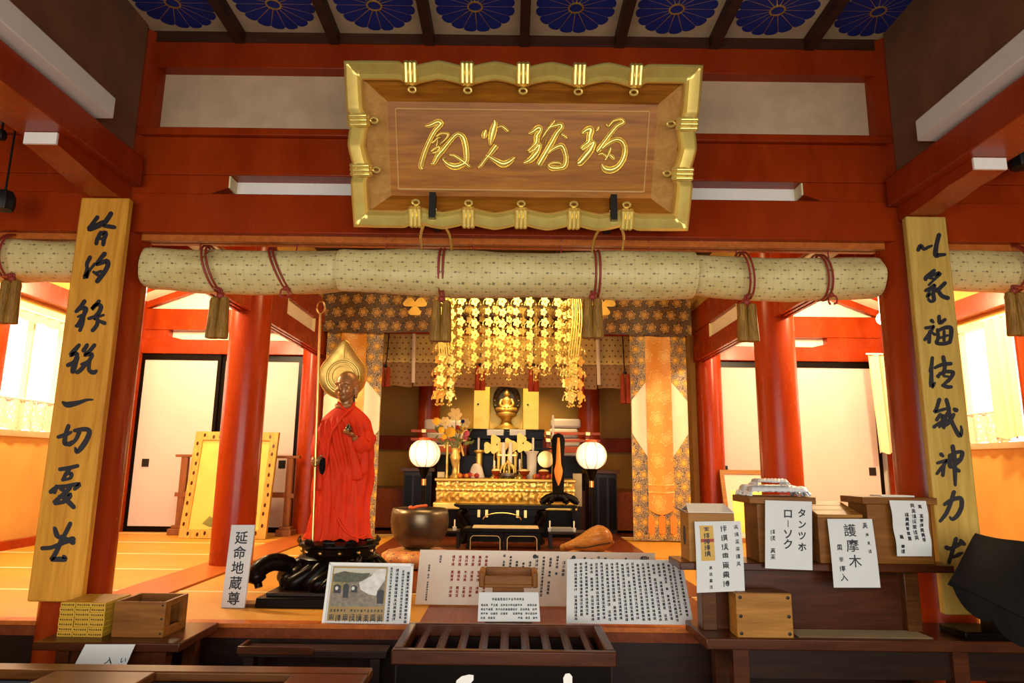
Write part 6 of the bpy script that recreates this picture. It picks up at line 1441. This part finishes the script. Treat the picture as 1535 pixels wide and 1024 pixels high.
part('slip', MB().box(c.x - .07, c.x + .07, 3.16, 3.24, .18, .186), M['petal_cream'], ct)

# ---------------------------------------------------------------- left table with incense boxes
tl = thing('side_table', 'small dark wooden table at the foot of the left front column', 'table', (-1.55, 2.85, -.85))
part('table_top', MB().prism([(-1.80, 2.72), (-1.245, 2.72), (-1.245, 3.07), (-1.80, 3.07)], lambda a, b, d: Vector((a, b, d)), -.012, .02), M['table'], tl, bevel=.004)
for x in (-1.70, -1.33):
    for y in (2.77, 3.02): part('leg', MB().box(x - .025, x + .025, y - .025, y + .025, -.85, -.012), M['table'], tl)
part('apron', MB().box(-1.675, -1.355, 2.76, 2.78, -.09, -.012), M['table'], tl)
NR = 7; bw_, bh_ = .0585, .0182
def cbox():
    t = thing('incense_box', 'x', 'box', (-1.735, 2.80, .02), 'yellow boxes stacked on the left table')
    ca = part('carton', MB().box(-1.735 - bw_/2, -1.735 + bw_/2, 2.80, 2.98, .02, .02 + bh_), M['yellow_card'], t, bevel=.0012, bseg=1)
    rg = random.Random(8); fs = []
    for k in range(6): fs += scribble(rg, -.021 + .0085*k, 0, .0062, .0075)
    lm = MB(); lm.text2(fs, lambda a, b, d: Vector((-1.735 + a, 2.80 - d, .02 + bh_/2 + b)), .0004); part('lettering', lm, M['table'], ca)
    return t
cb0 = cbox(); first = True; rg = random.Random(9)
ORD = ('bottom', 'second lowest', 'third lowest', 'middle', 'third highest', 'second highest', 'top')
for c_ in range(3):
    for r in range(NR):
        loc = Vector((-1.735 + c_*(bw_ + .0015) + rg.uniform(-.001, .001), 2.80 + rg.uniform(-.004, .002), .02 + r*bh_))
        lb = 'yellow incense box, %s row of the %s column on the left table' % (ORD[r], ('left', 'middle', 'right')[c_])
        if first: cb0.location = loc; cb0['label'] = lb; first = False
        else: dup(cb0, loc, lb)
wbx = thing('wooden_box', 'open wooden box with a side slot, beside the yellow boxes on the left table', 'box', (-1.46, 2.87, .02))
x0, x1, y0, y1, z0, z1 = -1.553, -1.350, 2.80, 2.99, .02, .152
part('front', MB().box(x0, x1, y0, y0 + .012, z0, z1), M['box'], wbx, bevel=.002); part('back', MB().box(x0, x1, y1 - .012, y1, z0, z1), M['box'], wbx, bevel=.002)
part('side', MB().box(x0, x0 + .012, y0 + .012, y1 - .012, z0, z1), M['box'], wbx); part('bottom', MB().box(x0 + .012, x1 - .012, y0 + .012, y1 - .012, z0, z0 + .01), M['box'], wbx)
sd = MB().box(x1 - .012, x1, y0 + .012, y1 - .012, z0, z0 + .03).box(x1 - .012, x1, y0 + .012, y1 - .012, z1 - .02, z1).box(x1 - .012, x1, y0 + .012, y0 + .045, z0 + .03, z1 - .02).box(x1 - .012, x1, y1 - .045, y1 - .012, z0 + .03, z1 - .02); part('slotted_side', sd, M['box'], wbx)
for x in (x1 - .012,):
    for z in (.035, .09, .14): part('screw', MB().lathe([(.004, 0), (.004, .002)], (x, y0, z), 8, 0, (0, -1, 0)), M['iron'], wbx)
q = Sheet(atY(128, 966, 2.705), atY(203, 966, 2.705), (-1.66, 2.695, -.17), (-1.46, 2.695, -.17), lambda a, c: .006*math.sin(PI*c)); w, h = q.w, q.h
chars = [shift(textfaces('入', .028, .0006), w*.63, -.045), shift(textfaces('い', .024, .0004), w*.9, -.045)]
rg = random.Random(15); chars += [scribble(rg, w*.60, -.092, .022, .024), scribble(rg, w*.88, -.092, .02, .022)]
notice('hanging_paper', 'white paper taped to the front edge of the small left table', 'paper', q, M['paper'], [], chars=chars)

# ---------------------------------------------------------------- dark counter at the bottom left
ctr = thing('counter', 'dark wooden counter with sunken trays at the bottom left corner', 'counter', (-1.1, 2.2, -.85))
cz = .045
tp = MB(); tp.box(-2.5, -.44, 2.285, 2.36, cz - .03, cz).box(-2.5, -.44, 1.5, 1.75, cz - .03, cz)
for a, b in ((-2.5, -2.35), (-1.43, -1.11), (-.68, -.44)): tp.box(a, b, 1.75, 2.285, cz - .03, cz)
part('counter_top', tp, M['counter'], ctr, bevel=.006)
for a, b in ((-2.35, -1.43), (-1.11, -.68)): part('sunken_tray', MB().box(a, b, 1.75, 2.285, cz - .16, cz - .15).box(a, b, 2.275, 2.285, cz - .15, cz - .03), plain('tray_lining', (.010, .010, .016), .5), ctr)
part('body', MB().box(-2.45, -.50, 1.55, 2.32, -.85, cz - .165), M['darkwood'], ctr)
# shallow dark tray in front of the raised floor, left of the offering box
dt = thing('low_bench', 'low dark bench with a raised rim, left of the offering box', 'bench', (-.85, 2.9, -.85))
bl = atZ(357, 968, -.045); yb = bl.y
part('seat', MB().box(bl.x, -.50, yb, 3.06, -.09, -.06), M['darkwood'], dt, bevel=.003)
part('rim', MB().box(bl.x, -.80, yb - .012, yb, -.075, -.045), M['table'], dt, bevel=.002); part('rim', MB().box(bl.x, bl.x + .015, yb, 3.06, -.06, -.045), M['table'], dt, bevel=.002)
for x in (bl.x + .04, -.55): part('leg', MB().box(x - .02, x + .02, yb + .02, 3.04, -.85, -.09), M['darkwood'], dt)

# ---------------------------------------------------------------- right table, shelf and its boxes
tr = thing('display_table', 'long dark wooden table at the bottom right carrying the shelf of boxes', 'table', (1.5, 2.9, -.85))
part('table_top', MB().box(.765, 2.6, 2.77, 3.09, .008, .05), M['table'], tr, bevel=.005)
for x in (.90, 1.75, 2.45):
    for y in (2.81, 3.05): part('leg', MB().box(x - .03, x + .03, y - .03, y + .03, -.85, .008), M['table'], tr)
part('apron', MB().box(.93, 2.42, 2.80, 2.82, -.10, .008), M['darkwood'], tr); part('lower_rail', MB().box(.93, 2.42, 2.92, 2.95, -.30, -.24), M['darkwood'], tr)
sf = thing('box_shelf', 'raised wooden shelf with a back board standing on the right table', 'shelf', (1.25, 2.92, .05))
part('shelf_board', MB().box(.690, 1.800, 2.84, 3.045, .292, .322), M['table'], sf, bevel=.004)
part('back_board', MB().box(.84, 1.62, 2.93, 2.945, .05, .292), M['table'], sf)
for x in (.82, 1.655): part('support', MB().box(x - .03, x + .03, 2.90, 2.98, .05, .292), M['counter'], sf, bevel=.003)
SZ_ = .322
def lidbox(name, label, x0, x1, y0, y1, h, over, mat, lidmat, back_up=0.0, hole=None, wh=.012):
    t = thing(name, label, 'box', ((x0 + x1)/2, (y0 + y1)/2, SZ_)); z1 = SZ_ + h
    part('body', MB().box(x0, x1, y0, y1, SZ_, z1), mat, t, bevel=.003)
    b = MB(); b.prism([(y0 - over, z1), (y1 + over, z1 + back_up), (y1 + over, z1 + back_up + .028), (y0 - over, z1 + .028)], lambda a, c, d: Vector((d, a, c)), x0 - over*1.3, x1 + over*1.3); part('lid', b, lidmat, t, bevel=.003)
    if hole:
        hx, hz = hole; s_ = MB(); s_.prism([(y0 + (y1 - y0)*.5 + .025*math.cos(a), hz + (.02 if math.sin(a) > 0 else -.02) + .022*math.sin(a)) for a in [2*PI*j/16 for j in range(16)]], lambda a, c, d: Vector((hx - d, a, c)), 0, .002); part('slot', s_, M['ink'], t)
    return t
YB = 2.86
lidbox('donation_box', 'tall wooden box with plastic wrapped candles on its lid, second from left on the shelf', 1.02, 1.215, YB, 3.02, .235, .03, M['box'], M['box'], hole=None)
lidbox('lidded_box', 'largest wooden box at the right end of the shelf', 1.475, 1.735, YB, 3.02, .238, .018, M['box'], M['box'], hole=(1.475, .48))
# leftmost box with open flaps, and the slanted lid box
t = thing('cardboard_box', 'small box with folded open flaps at the left end of the shelf', 'box', (.83, 2.94, SZ_))
part('body', MB().box(.735, .925, YB, 3.0, SZ_, .515), M['box_light'], t, bevel=.002)
for pts in ([(.735, YB), (.925, YB), (.905, 2.93), (.745, 2.93)], [(.735, 3.0), (.925, 3.0), (.915, 2.945), (.75, 2.945)]):
    part('flap', MB().prism(pts, lambda a, b, d: Vector((a, b, .516 + abs(b - (YB if b < 2.94 else 3.0))*.45 + d)), 0, .003), M['paper_cream'], t)
part('side_flap', MB().prism([(YB, .516), (3.0, .516), (2.97, .535), (2.89, .535)], lambda a, b, d: Vector((.735 - (b - .516)*1.8 - d, a, b)), 0, .003), M['paper_cream'], t)
part('slot', MB().prism([(2.93 + .018*math.cos(a), .42 + .04*math.sin(a)) for a in [2*PI*j/14 for j in range(14)]], lambda a, c, d: Vector((.735 - d, a, c)), 0, .002), M['ink'], t)
t = thing('slanted_box', 'wooden box with a sloping slatted lid, third from left on the shelf', 'box', (1.35, 2.94, SZ_))
b = MB(); b.prism([(YB, SZ_), (3.03, SZ_), (3.03, .545), (YB, .505)], lambda a, c, d: Vector((d, a, c)), 1.268, 1.44); part('body', b, M['box'], t, bevel=.002)
for k in range(3):
    b = MB(); ya, yb_ = YB - .015 + k*.065, YB + .046 + k*.065; zf = lambda y: .507 + (y - YB)*.235
    b.prism([(ya, zf(ya)), (yb_, zf(yb_)), (yb_, zf(yb_) + .013), (ya, zf(ya) + .013)], lambda a, c, d: Vector((d, a, c)), 1.262, 1.448); part('lid_slat', b, M['box_light'], t, bevel=.002)
part('slot', MB().prism([(2.93 + .025*math.cos(a), .44 + (.02 if math.sin(a) > 0 else -.02) + .022*math.sin(a)) for a in [2*PI*j/16 for j in range(16)]], lambda a, c, d: Vector((1.268 - d, a, c)), 0, .002), M['ink'], t)
# wrapped candle packs on the tall box
rg = random.Random(77); pz = SZ_ + .235 + .028
for i, (xa, xb, ya, yb, za, zb, lb) in enumerate(((.99, 1.245, 2.845, 2.93, 0, .042, 'clear wrapped candle pack on the tall box, front one of the lower layer'), (.99, 1.24, 2.94, 3.03, 0, .045, 'clear wrapped candle pack on the tall box, rear one of the lower layer'), (1.03, 1.17, 2.87, 2.97, .045, .072, 'clear wrapped candle pack lying on top of the other packs'))):
    mb = MB(); mb.sheet(lambda a, c: Vector((lerp(xa, xb, a), lerp(ya, yb, c), pz + za + (zb - za)*(.55 + .45*math.sin(PI*min(1, max(0, c)))**.5)*(1 if .04 < a < .96 else .5) + .003*math.sin(a*60)*math.sin(c*20))), 30, 10, (zb - za)*.42)
    solo('candle_pack', mb, M['plastic'], lb, 'candles', 'wrapped candle packs on the tall box', smooth=70)
solo('paper_slip', MB().box(1.56, 1.70, 2.90, 2.99, SZ_ + .266, SZ_ + .272), M['white'], 'thin paper slip on the lid of the largest wooden box', 'paper')
# papers on the boxes
rg = random.Random(88)
q = Sheet(atY(1041, 782, 2.838), atY(1110, 781, 2.838), atY(1045, 889, 2.818), atY(1117, 886, 2.818), lambda a, c: .006*math.sin(PI*c*1.2)); w, h = q.w, q.h
fs = []; chars = []
for k in range(6): chars.append(scribble(rg, w*.89, -h*(.09 + .105*k), .018, .018))
for k in range(7): chars.append(scribble(rg, w*.62, -h*(.11 + .13*k), .027, .026))
for k in range(4): chars.append(scribble(rg, w*.30, -h*(.66 + .09*k), .012, .014))
def talisman(t, sh):
    w, h = sh.w, sh.h; part('yellow_label', MB().grid(lambda a, c: sh.at(.10 + .29*a + .01*c, .06 + .50*c, .0012), 4, 14), M['yellow_card'], t)
    part('red_band', MB().grid(lambda a, c: sh.at(.115 + .28*a, .25 + .045*c, .0024), 4, 4), M['ink_red'], t)
    m_ = MB(); g = []
    for k in range(5): g += scribble(rg, w*.245, -h*(.12 + .085*k), .024, .022)
    m_.text2(g, sh.fn(), .0036); part('lettering', m_, M['ink'], t)
notice('price_paper', 'white paper with a yellow label taped to the left box on the shelf', 'paper', q, M['paper'], [], extra=talisman, chars=chars)
q = Sheet(atY(1147, 750, 2.822), atY(1217, 752, 2.822), atY(1147, 852, 2.815), atY(1218, 855, 2.815), lambda a, c: .003*math.sin(PI*a)); w, h = q.w, q.h
fs = []; chars = []
for k, ch in enumerate('タンツホ'): chars.append(shift(textfaces(ch, .036, .0010), w*.78, -h*(.11 + .165*k)))
for k, ch in enumerate('ローソク'): chars.append(shift(textfaces('｜' if ch == 'ー' else ch, .042 if ch != 'ー' else .026, .0010), w*.48, -h*(.11 + .15*k + (.03 if ch == 'ー' else 0))))
for k in range(5):
    if k != 2: chars.append(scribble(rg, w*.16, -h*(.47 + .09*k), .020, .020))
notice('price_paper', 'white paper with two columns of large katakana on the tall box', 'paper', q, M['paper'], [], chars=chars)
q = Sheet(atY(1240, 778, 2.842), atY(1307, 778, 2.842), atY(1250, 881, 2.812), atY(1320, 881, 2.812), lambda a, c: .004*math.sin(PI*c)); w, h = q.w, q.h
fs = []
chars = [shift(textfaces(ch, .052, .0005), w*(.47 + .02*k), -h*(.075 + .225*k)) for k, ch in enumerate('護摩木')] + [shift(textfaces('入', .03, .0006), w*.24, -h*.80)]
chars.append(scribble(rg, w*.82, -h*.10, .022, .024))
for k in range(3): chars.append(scribble(rg, w*(.84 + .01*k), -h*(.24 + .12*k), .012, .014))
chars += [scribble(rg, w*.20, -h*.42, .022, .024), scribble(rg, w*.21, -h*.60, .02, .02), scribble(rg, w*.22, -h*.73, .024, .022)]
notice('price_paper', 'white paper with three large characters on the sloping box', 'paper', q, M['paper'], [], chars=chars)
q = Sheet(atY(1333, 750, 2.830), atY(1388, 751, 2.830), atY(1345, 834, 2.822), atY(1397, 834, 2.822), lambda a, c: .007*math.sin(PI*2*c)**2); w, h = q.w, q.h
cols = [(M['ink'], c) for c in (column(rg, w*.80, -h*.07, -h*.78, .016, .9), column(rg, w*.60, -h*.05, -h*.80, .018, .8), column(rg, w*.40, -h*.22, -h*.80, .016, .8), column(rg, w*.18, -h*.62, -h*.97, .016, .9))]
notice('price_paper', 'crumpled white paper with small writing on the largest box', 'paper', q, M['paper'], [], cols=cols)
# small wooden box and ribbed mat on the table
t = thing('coin_box', 'small light wooden box with screws on the right table, below the papers', 'box', (1.0, 2.85, .05))
part('body', MB().box(.892, 1.112, 2.785, 2.88, .05, .215), M['box_light'], t, bevel=.003)
part('top_board', MB().box(.900, 1.105, 2.79, 2.875, .215, .217), M['box'], t)
for x in (.908, 1.096):
    for z in (.066, .13, .20): part('screw', MB().lathe([(.007, 0), (.007, .002), (.004, .003)], (x, 2.785, z), 10, 0, (0, -1, 0)), M['iron'], t)
mt = MB(); mt.sheet(lambda a, c: Vector((lerp(1.135, 1.66, a) + c*.0, lerp(2.795, 2.92, c), .0535 + .0022*math.sin(c*120))), 6, 120, .0025)
solo('ribbed_mat', mt, plain('mat_brown', (.16, .10, .045), .5), 'brown ribbed mat lying on the right table beside the small light box', 'mat')
# dark cloth covered lectern at the right edge
lc = thing('covered_lectern', 'black cloth covered slanted lectern at the lower right edge', 'lectern', (2.05, 2.55, .05))
A, B, Cc, D = atY(1462, 799, 2.72), atY(1580, 822, 2.70), atY(1425, 872, 2.48), atY(1580, 948, 2.46)
top = MB(); top.sheet(lambda a, c: lerp(lerp(Cc, D, a), lerp(A, B, a), c) + Vector((0, 0, .004*math.sin(a*7)*math.sin(c*5))), 24, 16, .018); part('cloth_top', top, M['black_matte'], lc, smooth=60)
E2, F2 = Cc + Vector((.03, .02, -.05)), D + Vector((0, .02, -.10))
hang = MB(); hang.sheet(lambda a, c: lerp(lerp(E2, F2, a), lerp(Cc, D, a), c) + Vector((0, .010*math.sin(a*16)*(1 - c) + .004, -.03*abs(math.sin(a*8))*(1 - c))), 40, 6, .004); part('cloth_fall', hang, M['black_matte'], lc, smooth=70)
part('post', MB().box(1.90, 2.00, 2.79, 2.87, .05, .34), M['black'], lc); part('arm', MB().beam((1.95, 2.80, .30), (1.98, 2.58, .24), .06, .03), M['black'], lc); part('foot', MB().box(1.78, 2.16, 2.785, 2.95, .05, .08), M['black'], lc, bevel=.004)
